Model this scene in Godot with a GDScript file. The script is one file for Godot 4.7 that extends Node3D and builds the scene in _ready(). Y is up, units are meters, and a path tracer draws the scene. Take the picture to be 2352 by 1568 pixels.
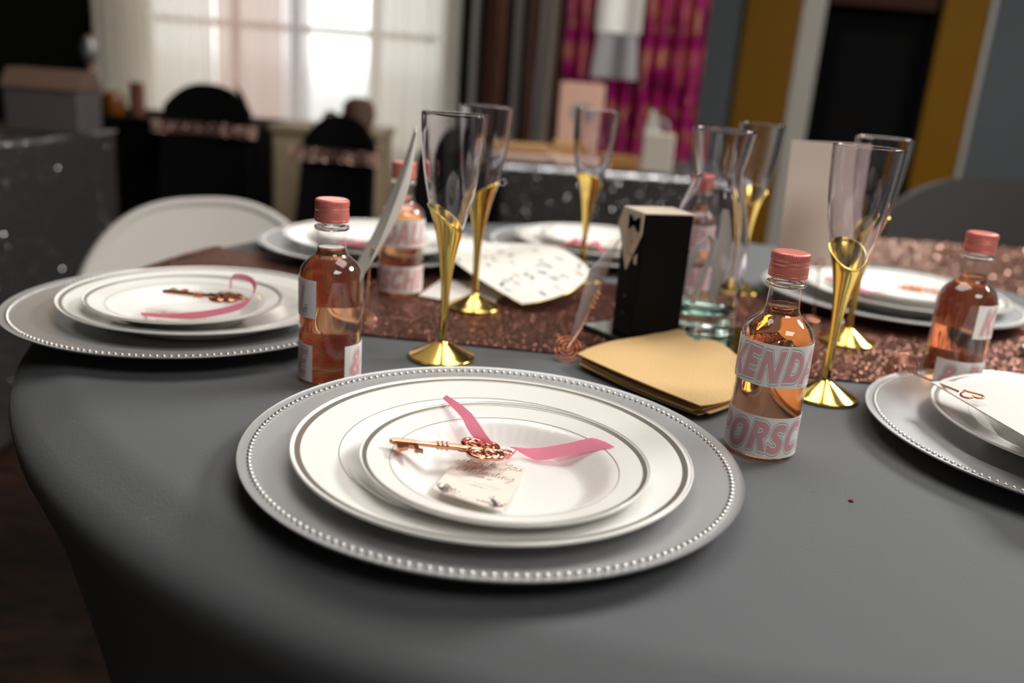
extends Node3D
# A dressed round banquet table seen from a seat at its edge. Metres, y up; the table top is at height T.

const T := 0.76
const CX := 0.195   # centre of the round table
const CZ := -0.985
const TR := 0.682   # its radius

var M := {}
var taken := {}
var rng := RandomNumberGenerator.new()


class MB:
	var v := PackedVector3Array()
	var n := PackedVector3Array()
	var uv := PackedVector2Array()
	var ix := PackedInt32Array()
	var xf := Transform3D.IDENTITY

	# (nu+1) x nv points f(i, j); the front is on the side of dP/dj x dP/di
	func grid(nu: int, nv: int, f: Callable, wrap := false, flip := false) -> MB:
		var w := nu + 1
		var p := PackedVector3Array()
		p.resize(w * nv)
		for j in nv:
			for i in w:
				p[j * w + i] = p[j * w] if wrap and i == nu else f.call(i, j)
		var nn := PackedVector3Array()
		nn.resize(w * nv)
		var at := v.size()
		for j in nv - 1:
			for i in nu:
				var a := j * w + i
				var b := a + 1
				var c := a + w + 1
				var d := a + w
				var k := (p[c] - p[a]).cross(p[b] - p[a]) + (p[d] - p[a]).cross(p[c] - p[a])
				if flip:
					k = -k
					ix.append_array(PackedInt32Array([at + a, at + c, at + b, at + a, at + d, at + c]))
				else:
					ix.append_array(PackedInt32Array([at + a, at + b, at + c, at + a, at + c, at + d]))
				nn[a] += k
				nn[b] += k
				nn[c] += k
				nn[d] += k
		if wrap:
			for j in nv:
				var s := nn[j * w] + nn[j * w + nu]
				nn[j * w] = s
				nn[j * w + nu] = s
		for j in nv:
			for i in w:
				v.append(xf * p[j * w + i])
				n.append((xf.basis * nn[j * w + i]).normalized())
				uv.append(Vector2(float(i) / nu, 1.0 - float(j) / maxf(1, nv - 1)))
		return self

	# profile of (radius, height), turned round y; sharp bends get hard edges. mod(angle, r, y) -> Vector2 may bend it
	func lathe(prof: Array, seg := 48, mod = null, crease := 38.0) -> MB:
		var lines := []
		var cur := [prof[0]]
		for k in range(1, prof.size()):
			cur.append(prof[k])
			if k < prof.size() - 1:
				var e0: Vector2 = prof[k] - prof[k - 1]
				var e1: Vector2 = prof[k + 1] - prof[k]
				if absf(rad_to_deg(e0.angle_to(e1))) > crease:
					lines.append(cur)
					cur = [prof[k]]
		lines.append(cur)
		for line in lines:
			grid(seg, line.size(), func(i: int, j: int):
				var a := TAU * i / seg
				var q: Vector2 = line[j]
				if mod != null:
					q = mod.call(a, q.x, q.y)
				return Vector3(q.x * cos(a), q.y, q.x * sin(a)), true)
		return self

	func tube(path: Array, r, seg := 10, closed := false, caps := true) -> MB:
		var m := path.size()
		var fr := []
		var up := Vector3.UP
		for k in m:
			var t: Vector3
			if closed:
				t = path[(k + 1) % m] - path[(k + m - 1) % m]
			else:
				t = path[mini(k + 1, m - 1)] - path[maxi(k - 1, 0)]
			t = t.normalized()
			if k == 0 and absf(t.dot(up)) > 0.9:
				up = Vector3.RIGHT
			up = (up - t * up.dot(t)).normalized()
			fr.append([up, t.cross(up)])
		var rows := m + 1 if closed else m
		grid(seg, rows, func(i: int, j: int):
			var k: int = j % m
			var a := TAU * i / seg
			var rr: float = r[k] if r is Array else r
			return path[k] + (fr[k][0] * cos(a) - fr[k][1] * sin(a)) * rr, true)
		if caps and not closed:
			for e in [0, m - 1]:
				var rr: float = r[e] if r is Array else r
				grid(seg, 2, func(i: int, j: int):
					var a := TAU * i / seg
					return path[e] + (fr[e][0] * cos(a) - fr[e][1] * sin(a)) * rr * (1.0 - j), true, e == 0)
		return self

	# a flat polygon, its front turned away from `inside`
	func face(pts: Array, inside: Vector3) -> MB:
		var k: Vector3 = Vector3.ZERO
		for q in range(1, pts.size() - 1):
			k += (pts[q + 1] - pts[0]).cross(pts[q] - pts[0])
		var mid: Vector3 = Vector3.ZERO
		for q in pts:
			mid += q
		mid /= pts.size()
		var out: bool = k.dot(mid - inside) >= 0.0
		var at := v.size()
		for q in pts.size():
			v.append(xf * pts[q])
			n.append((xf.basis * (k if out else -k)).normalized())
			uv.append([Vector2(0, 1), Vector2(1, 1), Vector2(1, 0), Vector2(0, 0)][q % 4])
		for q in range(1, pts.size() - 1):
			if out:
				ix.append_array(PackedInt32Array([at, at + q, at + q + 1]))
			else:
				ix.append_array(PackedInt32Array([at, at + q + 1, at + q]))
		return self

	func box(c: Vector3, s: Vector3, b := 0.004) -> MB:
		var h := s / 2.0
		b = minf(b, minf(h.x, minf(h.y, h.z)) * 0.9)
		var g := h - Vector3(b, b, b)
		for ax in 3:
			var u := (ax + 1) % 3
			var w := (ax + 2) % 3
			for sg in [-1, 1]:
				var pts := []
				for q in [[-1, -1], [1, -1], [1, 1], [-1, 1]]:
					var p := Vector3.ZERO
					p[ax] = h[ax] * sg
					p[u] = g[u] * q[0]
					p[w] = g[w] * q[1]
					pts.append(c + p)
				face(pts, c)
			for q in [[-1, -1], [1, -1], [1, 1], [-1, 1]]:   # the edges along ax
				var e := []
				for z in [[0, -1], [0, 1], [1, 1], [1, -1]]:
					var p := Vector3.ZERO
					p[ax] = g[ax] * z[1]
					p[u] = (h[u] if z[0] == 0 else g[u]) * q[0]
					p[w] = (g[w] if z[0] == 0 else h[w]) * q[1]
					e.append(c + p)
				face(e, c)
		for sx in [-1, 1]:
			for sy in [-1, 1]:
				for sz in [-1, 1]:
					var s3 := Vector3(sx, sy, sz)
					face([c + Vector3(h.x, g.y, g.z) * s3, c + Vector3(g.x, h.y, g.z) * s3, c + Vector3(g.x, g.y, h.z) * s3], c)
		return self

	# polygon in x, y pushed from z0 to z1
	func prism(pts: PackedVector2Array, z0: float, z1: float) -> MB:
		var tri := Geometry2D.triangulate_polygon(pts)
		var ccw := not Geometry2D.is_polygon_clockwise(pts)
		for side in 2:
			var at := v.size()
			var z := z1 if side == 0 else z0
			for q in pts:
				v.append(xf * Vector3(q.x, q.y, z))
				n.append((xf.basis * Vector3(0, 0, 1 if side == 0 else -1)).normalized())
				uv.append(q)
			for k in range(0, tri.size(), 3):
				var a := pts[tri[k]]
				var b := pts[tri[k + 1]]
				var c := pts[tri[k + 2]]
				var front := (b - a).cross(c - a) < 0.0
				if front == (side == 0):
					ix.append_array(PackedInt32Array([at + tri[k], at + tri[k + 1], at + tri[k + 2]]))
				else:
					ix.append_array(PackedInt32Array([at + tri[k], at + tri[k + 2], at + tri[k + 1]]))
		var m := pts.size()
		for k in m:
			var a := pts[k]
			var b := pts[(k + 1) % m]
			var out := Vector2(b.y - a.y, a.x - b.x) * (1 if ccw else -1)
			var mid := (a + b) / 2.0 - out
			face([Vector3(a.x, a.y, z0), Vector3(b.x, b.y, z0), Vector3(b.x, b.y, z1), Vector3(a.x, a.y, z1)], Vector3(mid.x, mid.y, (z0 + z1) / 2))
		return self

	# a sheet f(u, v) with a thickness
	func sheet(nu: int, nv: int, f: Callable, th: float) -> MB:
		var nrm := func(u: float, w: float) -> Vector3:
			var e := 0.004
			var du: Vector3 = f.call(minf(1, u + e), w) - f.call(maxf(0, u - e), w)
			var dw: Vector3 = f.call(u, minf(1, w + e)) - f.call(u, maxf(0, w - e))
			return dw.cross(du).normalized()
		var s := func(u: float, w: float, k: float) -> Vector3: return f.call(u, w) + nrm.call(u, w) * th * k
		grid(nu, nv + 1, func(i: int, j: int): return s.call(float(i) / nu, float(j) / nv, 0.5))
		grid(nu, nv + 1, func(i: int, j: int): return s.call(float(i) / nu, float(j) / nv, -0.5), false, true)
		grid(nu, 2, func(i: int, j: int): return s.call(float(i) / nu, 0.0, j - 0.5))
		grid(nu, 2, func(i: int, j: int): return s.call(float(i) / nu, 1.0, j - 0.5), false, true)
		grid(nv, 2, func(i: int, j: int): return s.call(0.0, float(i) / nv, j - 0.5), false, true)
		grid(nv, 2, func(i: int, j: int): return s.call(1.0, float(i) / nv, j - 0.5))
		return self

	func mesh(m: Material = null) -> ArrayMesh:
		var a := []
		a.resize(Mesh.ARRAY_MAX)
		a[Mesh.ARRAY_VERTEX] = v
		a[Mesh.ARRAY_NORMAL] = n
		a[Mesh.ARRAY_TEX_UV] = uv
		a[Mesh.ARRAY_INDEX] = ix
		var out := ArrayMesh.new()
		out.add_surface_from_arrays(Mesh.PRIMITIVE_TRIANGLES, a)
		if m:
			out.surface_set_material(0, m)
		return out


# ---------------------------------------------------------------- naming and tagging

func numbered(called: String) -> String:
	taken[called] = taken.get(called, -1) + 1
	return called if taken[called] == 0 else "%s_%03d" % [called, taken[called]]

func tag(o: Node3D, label: String, category: String, group := "") -> void:
	o.set_meta("label", label)
	o.set_meta("category", category)
	if group:
		o.set_meta("group", group)

func thing(called: String, label: String, category: String, at := Vector3.ZERO, turn := 0.0, group := "") -> Node3D:
	var o := Node3D.new()
	o.name = numbered(called)
	add_child(o, true)
	o.position = at
	o.rotation.y = turn
	tag(o, label, category, group)
	return o

func part(called: String, mb: MB, m: Material, parent: Node3D) -> MeshInstance3D:
	var o := MeshInstance3D.new()
	o.name = called
	o.mesh = mb.mesh(m)
	parent.add_child(o, true)
	return o

func solo(called: String, mb: MB, m: Material, label: String, category: String, at := Vector3.ZERO, turn := 0.0, group := "") -> MeshInstance3D:
	var o := MeshInstance3D.new()
	o.name = numbered(called)
	o.mesh = mb.mesh(m)
	add_child(o, true)
	o.position = at
	o.rotation.y = turn
	tag(o, label, category, group)
	return o

func struct(called: String, mb: MB, m: Material, parent: Node3D = null) -> MeshInstance3D:
	var o := MeshInstance3D.new()
	o.name = called
	o.mesh = mb.mesh(m)
	if parent:
		parent.add_child(o, true)
	else:
		add_child(o, true)
		o.set_meta("kind", "structure")
	return o

func dup(root: Node3D, called: String, label: String, at: Vector3, turn := 0.0) -> Node3D:
	var r: Node3D = root.duplicate()
	r.name = numbered(called)
	add_child(r, true)
	r.position = at
	r.rotation.y = turn
	r.set_meta("label", label)
	return r

func scatter(called: String, mesh: Mesh, places: Array, parent: Node3D) -> MultiMeshInstance3D:
	var mm := MultiMesh.new()
	mm.transform_format = MultiMesh.TRANSFORM_3D
	mm.mesh = mesh
	mm.instance_count = places.size()
	for k in places.size():
		mm.set_instance_transform(k, places[k])
	var o := MultiMeshInstance3D.new()
	o.name = called
	o.multimesh = mm
	o.set_meta("kind", "stuff")
	parent.add_child(o, true)
	return o


# ---------------------------------------------------------------- materials

func mat(c: Color, rough := 0.6, metal := 0.0) -> StandardMaterial3D:
	var m := StandardMaterial3D.new()
	m.albedo_color = c
	m.roughness = rough
	m.metallic = metal
	return m

func c8(r: int, g: int, b: int) -> Color:
	return Color(r / 255.0, g / 255.0, b / 255.0)

func noise_tex(freq: float, seed_: int, bump := 0.0, size := 512, kind := FastNoiseLite.TYPE_SIMPLEX) -> NoiseTexture2D:
	var fn := FastNoiseLite.new()
	fn.noise_type = kind
	fn.frequency = freq
	fn.seed = seed_
	fn.fractal_octaves = 3
	var t := NoiseTexture2D.new()
	t.width = size
	t.height = size
	t.seamless = true
	t.noise = fn
	if bump > 0.0:
		t.as_normal_map = true
		t.bump_strength = bump
	return t

func ramp(cols: Array, offs: Array) -> Gradient:
	var g := Gradient.new()
	g.colors = PackedColorArray(cols)
	g.offsets = PackedFloat32Array(offs)
	return g

func materials() -> void:
	var grain := noise_tex(0.12, 3, 2.0)
	var fine := noise_tex(0.35, 5, 3.0)
	var weave := noise_tex(0.3, 7)
	weave.color_ramp = ramp([Color(0.86, 0.86, 0.86), Color(1, 1, 1)], [0.2, 0.8])
	var cl := mat(c8(95, 97, 100), 0.85)
	cl.albedo_texture = weave
	cl.uv1_triplanar = true
	cl.uv1_scale = Vector3(6, 6, 6)
	cl.normal_enabled = true
	cl.normal_texture = grain
	cl.normal_scale = 0.25
	cl.rim_enabled = true
	cl.rim = 0.25
	M.cloth = cl
	M.charger = mat(c8(188, 189, 190), 0.42, 0.75)
	M.charger.normal_enabled = true
	M.charger.normal_texture = fine
	M.charger.normal_scale = 0.25
	M.charger.uv1_triplanar = true
	M.charger.uv1_scale = Vector3(14, 14, 14)
	M.bead = mat(c8(215, 214, 211), 0.25, 0.75)
	M.plate = mat(c8(240, 238, 234), 0.14)
	M.silver = mat(c8(172, 166, 158), 0.3, 0.7)
	M.gold = mat(c8(236, 206, 118), 0.13, 1.0)
	M.rose = mat(c8(220, 160, 134), 0.2, 1.0)
	M.copper = mat(c8(205, 128, 92), 0.22, 1.0)
	M.clear = mat(Color(1, 1, 1, 0.03), 0.04)
	M.clear.transparency = BaseMaterial3D.TRANSPARENCY_ALPHA
	M.plastic = mat(Color(0.97, 0.96, 0.98, 0.0), 0.02)
	M.plastic.refraction_enabled = true
	M.plastic.refraction_scale = 0.049
	M.bottle_glass = mat(Color(1, 1, 1, 0.02), 0.03)
	M.bottle_glass.transparency = BaseMaterial3D.TRANSPARENCY_ALPHA
	M.ring_glass = mat(Color(0.97, 0.98, 0.97, 0.0), 0.03)
	M.ring_glass.refraction_enabled = true
	M.ring_glass.refraction_scale = 0.05
	M.thick_glass = mat(Color(0.86, 0.96, 0.93, 0.0), 0.03)
	M.thick_glass.refraction_enabled = true
	M.thick_glass.refraction_scale = 0.05
	M.wine = mat(Color(0.92, 0.66, 0.48, 0.0), 0.02)
	M.wine.refraction_enabled = true
	M.wine.refraction_scale = 0.034
	M.cap = mat(c8(236, 138, 128), 0.32, 0.3)
	M.ribbon = mat(c8(255, 182, 206), 0.45)
	M.ribbon.backlight_enabled = true
	M.ribbon.backlight = Color(1.0, 0.72, 0.8)
	M.kraft = mat(c8(214, 178, 124), 0.9)
	var kt := noise_tex(0.06, 11)
	kt.color_ramp = ramp([Color(0.96, 0.955, 0.95), Color(1, 1, 1)], [0.3, 0.7])
	M.kraft.albedo_texture = kt
	M.kraft.uv1_triplanar = true
	M.kraft.uv1_scale = Vector3(9, 9, 9)
	M.kraft.normal_enabled = true
	M.kraft.normal_texture = grain
	M.kraft.normal_scale = 0.3
	M.white_paper = mat(c8(214, 210, 204), 0.7)
	M.white_paper.backlight_enabled = true
	M.white_paper.backlight = Color(0.15, 0.15, 0.15)
	M.cream = mat(c8(226, 212, 192), 0.7)
	M.black_card = mat(c8(19, 18, 17), 0.75)
	M.black_card.metallic_specular = 0.2
	M.vellum = mat(Color(0.80, 0.78, 0.80, 0.32), 0.3)
	M.vellum.transparency = BaseMaterial3D.TRANSPARENCY_ALPHA
	M.mirror = mat(c8(196, 214, 205), 0.03, 1.0)
	M.mirror_edge = mat(c8(36, 48, 44), 0.2)
	M.pearl = mat(c8(238, 230, 222), 0.15)
	M.pearl.clearcoat_enabled = true
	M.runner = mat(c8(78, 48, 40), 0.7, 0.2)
	M.sequin = mat(c8(138, 96, 82), 0.3, 0.95)
	M.silver_cloth = mat(c8(50, 47, 46), 0.7, 0.2)
	M.silver_sequin = mat(c8(200, 200, 204), 0.16, 1.0)
	M.white_plastic = mat(c8(190, 184, 178), 0.45)
	M.grey_cover = mat(c8(58, 55, 55), 0.9)
	M.black_cover = mat(c8(10, 9, 9), 0.95)
	M.black_cover.metallic_specular = 0.2
	M.dark_wall = mat(c8(30, 32, 29), 0.9)
	M.dark_wall.metallic_specular = 0.15
	M.grey_wall = mat(c8(67, 70, 72), 0.85)
	M.mustard = mat(c8(92, 62, 6), 0.65)
	M.jamb = mat(c8(132, 127, 118), 0.6)
	M.black_paint = mat(c8(7, 7, 7), 0.8)
	M.black_paint.metallic_specular = 0.1
	M.white_paint = mat(c8(220, 216, 208), 0.5)
	M.brown_paint = mat(c8(48, 27, 20), 0.8)
	M.ceiling = mat(c8(190, 188, 184), 0.9)
	var ft := noise_tex(0.02, 21)
	ft.color_ramp = ramp([c8(30, 17, 11), c8(54, 32, 20)], [0.3, 0.7])
	M.floor = mat(Color.WHITE, 0.45)
	M.floor.albedo_texture = ft
	M.floor.uv1_triplanar = true
	M.floor.uv1_scale = Vector3(0.6, 1, 3)
	for q in [M.grey_wall, M.mustard, M.brown_paint]:
		q.metallic_specular = 0.2
	M.tan_wood = mat(c8(150, 132, 106), 0.6)
	M.gift_tan = mat(c8(170, 126, 84), 0.7)
	M.gift_pale = mat(c8(190, 164, 150), 0.7)
	M.gift_pink = mat(c8(186, 146, 128), 0.7)
	M.bag_white = mat(c8(186, 176, 164), 0.7)
	M.banner_grey = mat(c8(136, 130, 133), 0.8)
	M.amber = mat(c8(120, 70, 24), 0.25)
	for s in [["sheer_cream", c8(255, 246, 230), 0.6], ["sheer_pink", c8(246, 208, 192), 0.62], ["sheer_lace", c8(226, 220, 222), 0.5]]:
		var m := mat(Color(s[1].r, s[1].g, s[1].b, s[2]), 0.95)
		m.transparency = BaseMaterial3D.TRANSPARENCY_ALPHA
		m.backlight_enabled = true
		m.backlight = Color(0.95, 0.95, 0.95)
		M[s[0]] = m
	var mg := noise_tex(0.012, 31)
	mg.color_ramp = ramp([c8(90, 8, 50), c8(170, 16, 110), c8(150, 20, 96), c8(196, 140, 96)], [0.2, 0.42, 0.6, 0.78])
	M.magenta = mat(Color.WHITE, 0.4, 0.35)
	M.magenta.albedo_texture = mg
	M.magenta.uv1_triplanar = true
	M.magenta.uv1_scale = Vector3(2.4, 0.8, 2.4)
	M.tinsel_silver = mat(c8(170, 164, 160), 0.3, 0.6)
	M.tinsel_brown = mat(c8(120, 78, 62), 0.35, 0.6)
	M.tinsel_dark = mat(c8(60, 48, 42), 0.35, 0.6)
	M.lamp_metal = mat(c8(210, 210, 206), 0.4)
	M.diffuser = mat(c8(245, 243, 238), 0.6)
	M.diffuser.emission_enabled = true
	M.diffuser.emission = c8(255, 248, 236)
	M.diffuser.emission_energy_multiplier = 3.0
	M.warm_tube = mat(c8(255, 220, 170), 0.6)
	M.warm_tube.emission_enabled = true
	M.warm_tube.emission = c8(255, 196, 120)
	M.warm_tube.emission_energy_multiplier = 6.0
	M.slip = mat(c8(246, 242, 236), 0.6)
	M.slip.backlight_enabled = true
	M.slip.backlight = Color(0.7, 0.7, 0.68)
	M.stopper = mat(c8(150, 148, 146), 0.4, 0.6)
	M.siding = mat(c8(206, 206, 206), 0.8)
	M.roof = mat(c8(120, 118, 120), 0.8)


# ---------------------------------------------------------------- printed pictures (labels, tags, napkins)

func raster(im: PackedByteArray, w: int, h: int, a: Vector2, b: Vector2, c: Vector2) -> void:
	var area := (b - a).cross(c - a)
	if absf(area) < 1e-6:
		return
	for y in range(maxi(0, floori(minf(a.y, minf(b.y, c.y)))), mini(h - 1, ceili(maxf(a.y, maxf(b.y, c.y)))) + 1):
		for x in range(maxi(0, floori(minf(a.x, minf(b.x, c.x)))), mini(w - 1, ceili(maxf(a.x, maxf(b.x, c.x)))) + 1):
			var p := Vector2(x + 0.5, y + 0.5)
			var u := (b - p).cross(c - p) / area
			var s := (c - p).cross(a - p) / area
			var t := (a - p).cross(b - p) / area
			if u >= -0.02 and s >= -0.02 and t >= -0.02:
				im[y * w + x] = 1

# pink italic block letters with a white gap and a thin grey outline on white paper
func label_tex(text: String, w: int, h: int, margin: float) -> ImageTexture:
	var tm := TextMesh.new()
	var f := SystemFont.new()
	f.font_names = PackedStringArray(["Droid Sans"])
	f.font_weight = 800
	tm.font = f
	tm.font_size = 64
	tm.pixel_size = 0.01
	tm.depth = 0.0
	tm.text = text
	var arr := tm.surface_get_arrays(0) if tm.get_surface_count() else tm.get_mesh_arrays()
	var ve: PackedVector3Array = arr[Mesh.ARRAY_VERTEX]
	var id: PackedInt32Array = arr[Mesh.ARRAY_INDEX] if arr[Mesh.ARRAY_INDEX] != null else PackedInt32Array(range(ve.size()))
	var lo := Vector2(1e9, 1e9)
	var hi := -lo
	for q in ve:
		lo = lo.min(Vector2(q.x, q.y))
		hi = hi.max(Vector2(q.x, q.y))
	var mask := PackedByteArray()
	mask.resize(w * h)
	var sh := 0.22
	var full := hi.x - lo.x + (hi.y - lo.y) * sh
	var fit := func(q: Vector3) -> Vector2:
		var yy := (q.y - lo.y) / (hi.y - lo.y)
		var xx := (q.x - lo.x + (q.y - lo.y) * sh) / full
		return Vector2(margin + xx * (w - 2.0 * margin), h * (0.855 - 0.71 * yy) + 4.0 * sin(xx * 23.0))
	for k in range(0, id.size(), 3):
		raster(mask, w, h, fit.call(ve[id[k]]), fit.call(ve[id[k + 1]]), fit.call(ve[id[k + 2]]))
	var d := PackedFloat32Array()
	d.resize(w * h)
	for k in w * h:
		d[k] = 0.0 if mask[k] else 1e6
	for pas in 2:
		for yy in h:
			var y := yy if pas == 0 else h - 1 - yy
			var s := -1 if pas == 0 else 1
			for xx in w:
				var x := xx if pas == 0 else w - 1 - xx
				var q := d[y * w + x]
				if x + s >= 0 and x + s < w:
					q = minf(q, d[y * w + x + s] + 1.0)
				if y + s >= 0 and y + s < h:
					q = minf(q, d[(y + s) * w + x] + 1.0)
					if x + s >= 0 and x + s < w:
						q = minf(q, d[(y + s) * w + x + s] + 1.414)
					if x - s >= 0 and x - s < w:
						q = minf(q, d[(y + s) * w + x - s] + 1.414)
				d[y * w + x] = q
	var im := Image.create(w, h, false, Image.FORMAT_RGB8)
	var pink := c8(226, 172, 176)
	var white := c8(250, 245, 242)
	var grey := c8(178, 182, 178)
	var fat := h * 0.022
	for y in h:
		for x in w:
			var q := d[y * w + x] / h
			var c := pink
			if q > 0.022:
				c = pink.lerp(white, clampf((q - 0.022) * h, 0, 1))
			if q > 0.058:
				c = white.lerp(grey, clampf((q - 0.058) * h, 0, 1))
			if q > 0.084:
				c = grey.lerp(white, clampf((q - 0.084) * h, 0, 1))
			im.set_pixel(x, y, c)
	return ImageTexture.create_from_image(im)

func dab(im: Image, p: Vector2, r: float, c: Color) -> void:
	for y in range(floori(p.y - r - 1), ceili(p.y + r + 2)):
		for x in range(floori(p.x - r - 1), ceili(p.x + r + 2)):
			if x < 0 or y < 0 or x >= im.get_width() or y >= im.get_height():
				continue
			var a := clampf(r + 0.5 - Vector2(x + 0.5, y + 0.5).distance_to(p), 0, 1) * c.a
			if a > 0.0:
				im.set_pixel(x, y, im.get_pixel(x, y).lerp(Color(c.r, c.g, c.b), a))

func stroke(im: Image, pts: Array, r: float, c: Color) -> void:
	var m := pts.size()
	for k in m - 1:
		var p0: Vector2 = pts[maxi(k - 1, 0)]
		var p1: Vector2 = pts[k]
		var p2: Vector2 = pts[k + 1]
		var p3: Vector2 = pts[mini(k + 2, m - 1)]
		var steps := maxi(2, ceili(p1.distance_to(p2) / maxf(0.6, r * 0.6)))
		for s in steps + 1:
			var q := p1.cubic_interpolate(p2, p0, p3, float(s) / steps) if m > 2 else p1.lerp(p2, float(s) / steps)
			dab(im, q, r * (0.75 + 0.35 * sin(q.y * 0.21 + q.x * 0.1)), c)

const SCRIPT := {
	"T": [1.3, "-.1,1.6 .2,2 .9,1.85 1.5,2.05", ".95,1.9 .75,.7 .45,.05 .1,.05 0,.3"],
	"Y": [1.25, "-.1,1.6 .15,2 .3,1.3 .6,1.1 1,1.5 1.25,2.05", "1.25,2.05 1,.6 .6,-.5 .2,-.4 .5,.1 1.1,.5"],
	"C": [1.25, "1.15,1.6 1.05,2 .6,1.9 .15,1.1 .2,.2 .6,0 1.25,.5"],
	"a": [1.0, ".8,.8 .5,1 .1,.55 .25,.08 .55,.25 .8,.85 .75,.2 1.05,.25"],
	"b": [0.85, "0,.3 .45,1.6 .35,2.1 .15,1.6 .12,.2 .45,.05 .65,.5 .5,.9 .9,.8"],
	"e": [0.8, "0,.3 .5,.6 .5,.95 .2,.9 .15,.3 .45,.05 .85,.35"],
	"f": [0.7, "0,.3 .5,1.7 .4,2.1 .2,1.6 .1,-.5 .3,-.8 .3,0 .7,.4"],
	"g": [1.0, ".8,.8 .45,1 .1,.55 .3,.1 .8,.85 .65,-.6 .3,-.9 .15,-.55 1.05,.3"],
	"h": [1.0, "0,.3 .45,1.6 .35,2.1 .15,1.6 .1,0 .3,.8 .6,.9 .6,.2 1,.25"],
	"i": [0.5, "0,.25 .2,.95 .15,.2 .5,.25", ".28,1.4 .32,1.45"],
	"k": [0.95, "0,.3 .45,1.6 .35,2.1 .15,1.6 .1,0", ".12,.5 .5,1 .55,.7 .2,.5 .6,.1 .95,.25"],
	"l": [0.55, "0,.3 .45,1.6 .35,2.1 .15,1.6 .2,.15 .6,.3"],
	"n": [1.0, "0,.3 .15,1 .12,0 .4,.9 .65,.85 .65,.2 1,.25"],
	"o": [0.85, ".45,1 .1,.6 .25,.05 .6,.3 .5,.95 .85,.85"],
	"r": [0.75, "0,.25 .2,1.1 .5,.95 .42,.3 .75,.25"],
	"s": [0.65, "0,.3 .35,1.1 .5,.3 .15,.05 .65,.3"],
	"t": [0.6, "0,.3 .3,1.7 .2,.3 .6,.25", "0,1.2 .6,1.25"],
	"u": [0.95, "0,.9 .05,.2 .35,.1 .6,.9 .6,.2 .95,.3"],
	"w": [1.2, "0,.9 .1,.1 .4,.3 .5,.9 .6,.15 .95,.4 .9,1 1.2,.9"],
	" ": [0.7],
}

func write(im: Image, text: String, at: Vector2, size: float, r: float, c: Color) -> void:
	var wide := 0.0
	for ch in text:
		wide += SCRIPT[ch][0]
	var x := at.x - wide * size / 2.0
	for ch in text:
		var g: Array = SCRIPT[ch]
		for k in range(1, g.size()):
			var pts := []
			for q in g[k].split(" "):
				var xy = q.split(",")
				pts.append(Vector2(x + (float(xy[0]) + float(xy[1]) * 0.22) * size, at.y - float(xy[1]) * size))
			stroke(im, pts, r, c)
		x += g[0] * size

func sprig(im: Image, at: Vector2, dir: float, size: float, c: Color, r: RandomNumberGenerator) -> void:
	for k in 11:
		var a := dir + r.randf_range(-1.0, 1.0)
		var l := size * r.randf_range(0.35, 1.0)
		var bend := r.randf_range(-0.9, 0.9)
		var p := at
		var pts := [p]
		for s in 5:
			p += Vector2.from_angle(a) * l / 5.0
			a += bend / 4.0
			pts.append(p)
		stroke(im, pts, 2.2, c)
		for s in range(1, 6):
			dab(im, pts[s] + Vector2(r.randf_range(-7, 7), r.randf_range(-7, 7)), r.randf_range(4, 8.5), c)

func tag_tex() -> ImageTexture:
	var w := 512
	var h := 760
	var im := Image.create(w, h, false, Image.FORMAT_RGB8)
	im.fill(c8(231, 220, 207))
	var ink := c8(92, 78, 74)
	write(im, "Thank You", Vector2(262, 150), 52, 2.5, ink)
	write(im, "for", Vector2(262, 210), 22, 1.7, ink)
	write(im, "Celebrating", Vector2(256, 300), 47, 2.4, ink)
	write(im, "with us", Vector2(262, 352), 22, 1.7, ink)
	stroke(im, [Vector2(60, 440), Vector2(110, 425), Vector2(150, 448), Vector2(210, 430), Vector2(260, 452), Vector2(320, 436), Vector2(380, 452), Vector2(450, 438)], 2.2, c8(150, 124, 112))
	stroke(im, [Vector2(110, 490), Vector2(180, 486), Vector2(220, 500), Vector2(256, 480), Vector2(292, 500), Vector2(332, 486), Vector2(400, 490)], 1.8, c8(130, 112, 104))
	stroke(im, [Vector2(210, 498), Vector2(240, 484), Vector2(256, 500), Vector2(272, 484), Vector2(302, 498)], 2.6, ink)
	var r := RandomNumberGenerator.new()
	r.seed = 5
	var dark := c8(62, 46, 50)
	sprig(im, Vector2(40, 720), -1.3, 150, dark, r)
	sprig(im, Vector2(40, 722), -0.25, 150, dark, r)
	sprig(im, Vector2(472, 720), -1.8, 150, dark, r)
	sprig(im, Vector2(472, 722), -2.9, 160, dark, r)
	stroke(im, [Vector2(40, 728), Vector2(160, 718), Vector2(256, 730), Vector2(352, 718), Vector2(472, 728)], 2.0, dark)
	return ImageTexture.create_from_image(im)

func napkin_tex() -> ImageTexture:
	var im := Image.create(512, 512, false, Image.FORMAT_RGB8)
	im.fill(c8(240, 235, 226))
	var r := RandomNumberGenerator.new()
	r.seed = 12
	for k in 46:
		var p := Vector2(r.randf_range(20, 490), r.randf_range(20, 490))
		var c = [c8(120, 134, 160), c8(160, 164, 170), c8(96, 108, 130), c8(184, 176, 164)][r.randi() % 4]
		c.a = r.randf_range(0.35, 0.85)
		var a := r.randf() * TAU
		for s in 4:
			dab(im, p + Vector2.from_angle(a) * s * 6.0 + Vector2(r.randf_range(-2, 2), r.randf_range(-2, 2)), r.randf_range(5, 10), c)
	return ImageTexture.create_from_image(im)


# ---------------------------------------------------------------- the room

func wall_x(x0: float, x1: float, y0: float, y1: float, z0: float, z1: float, mb: MB) -> void:
	mb.box(Vector3((x0 + x1) / 2, (y0 + y1) / 2, (z0 + z1) / 2), Vector3(x1 - x0, y1 - y0, absf(z1 - z0)), 0.002)

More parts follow.
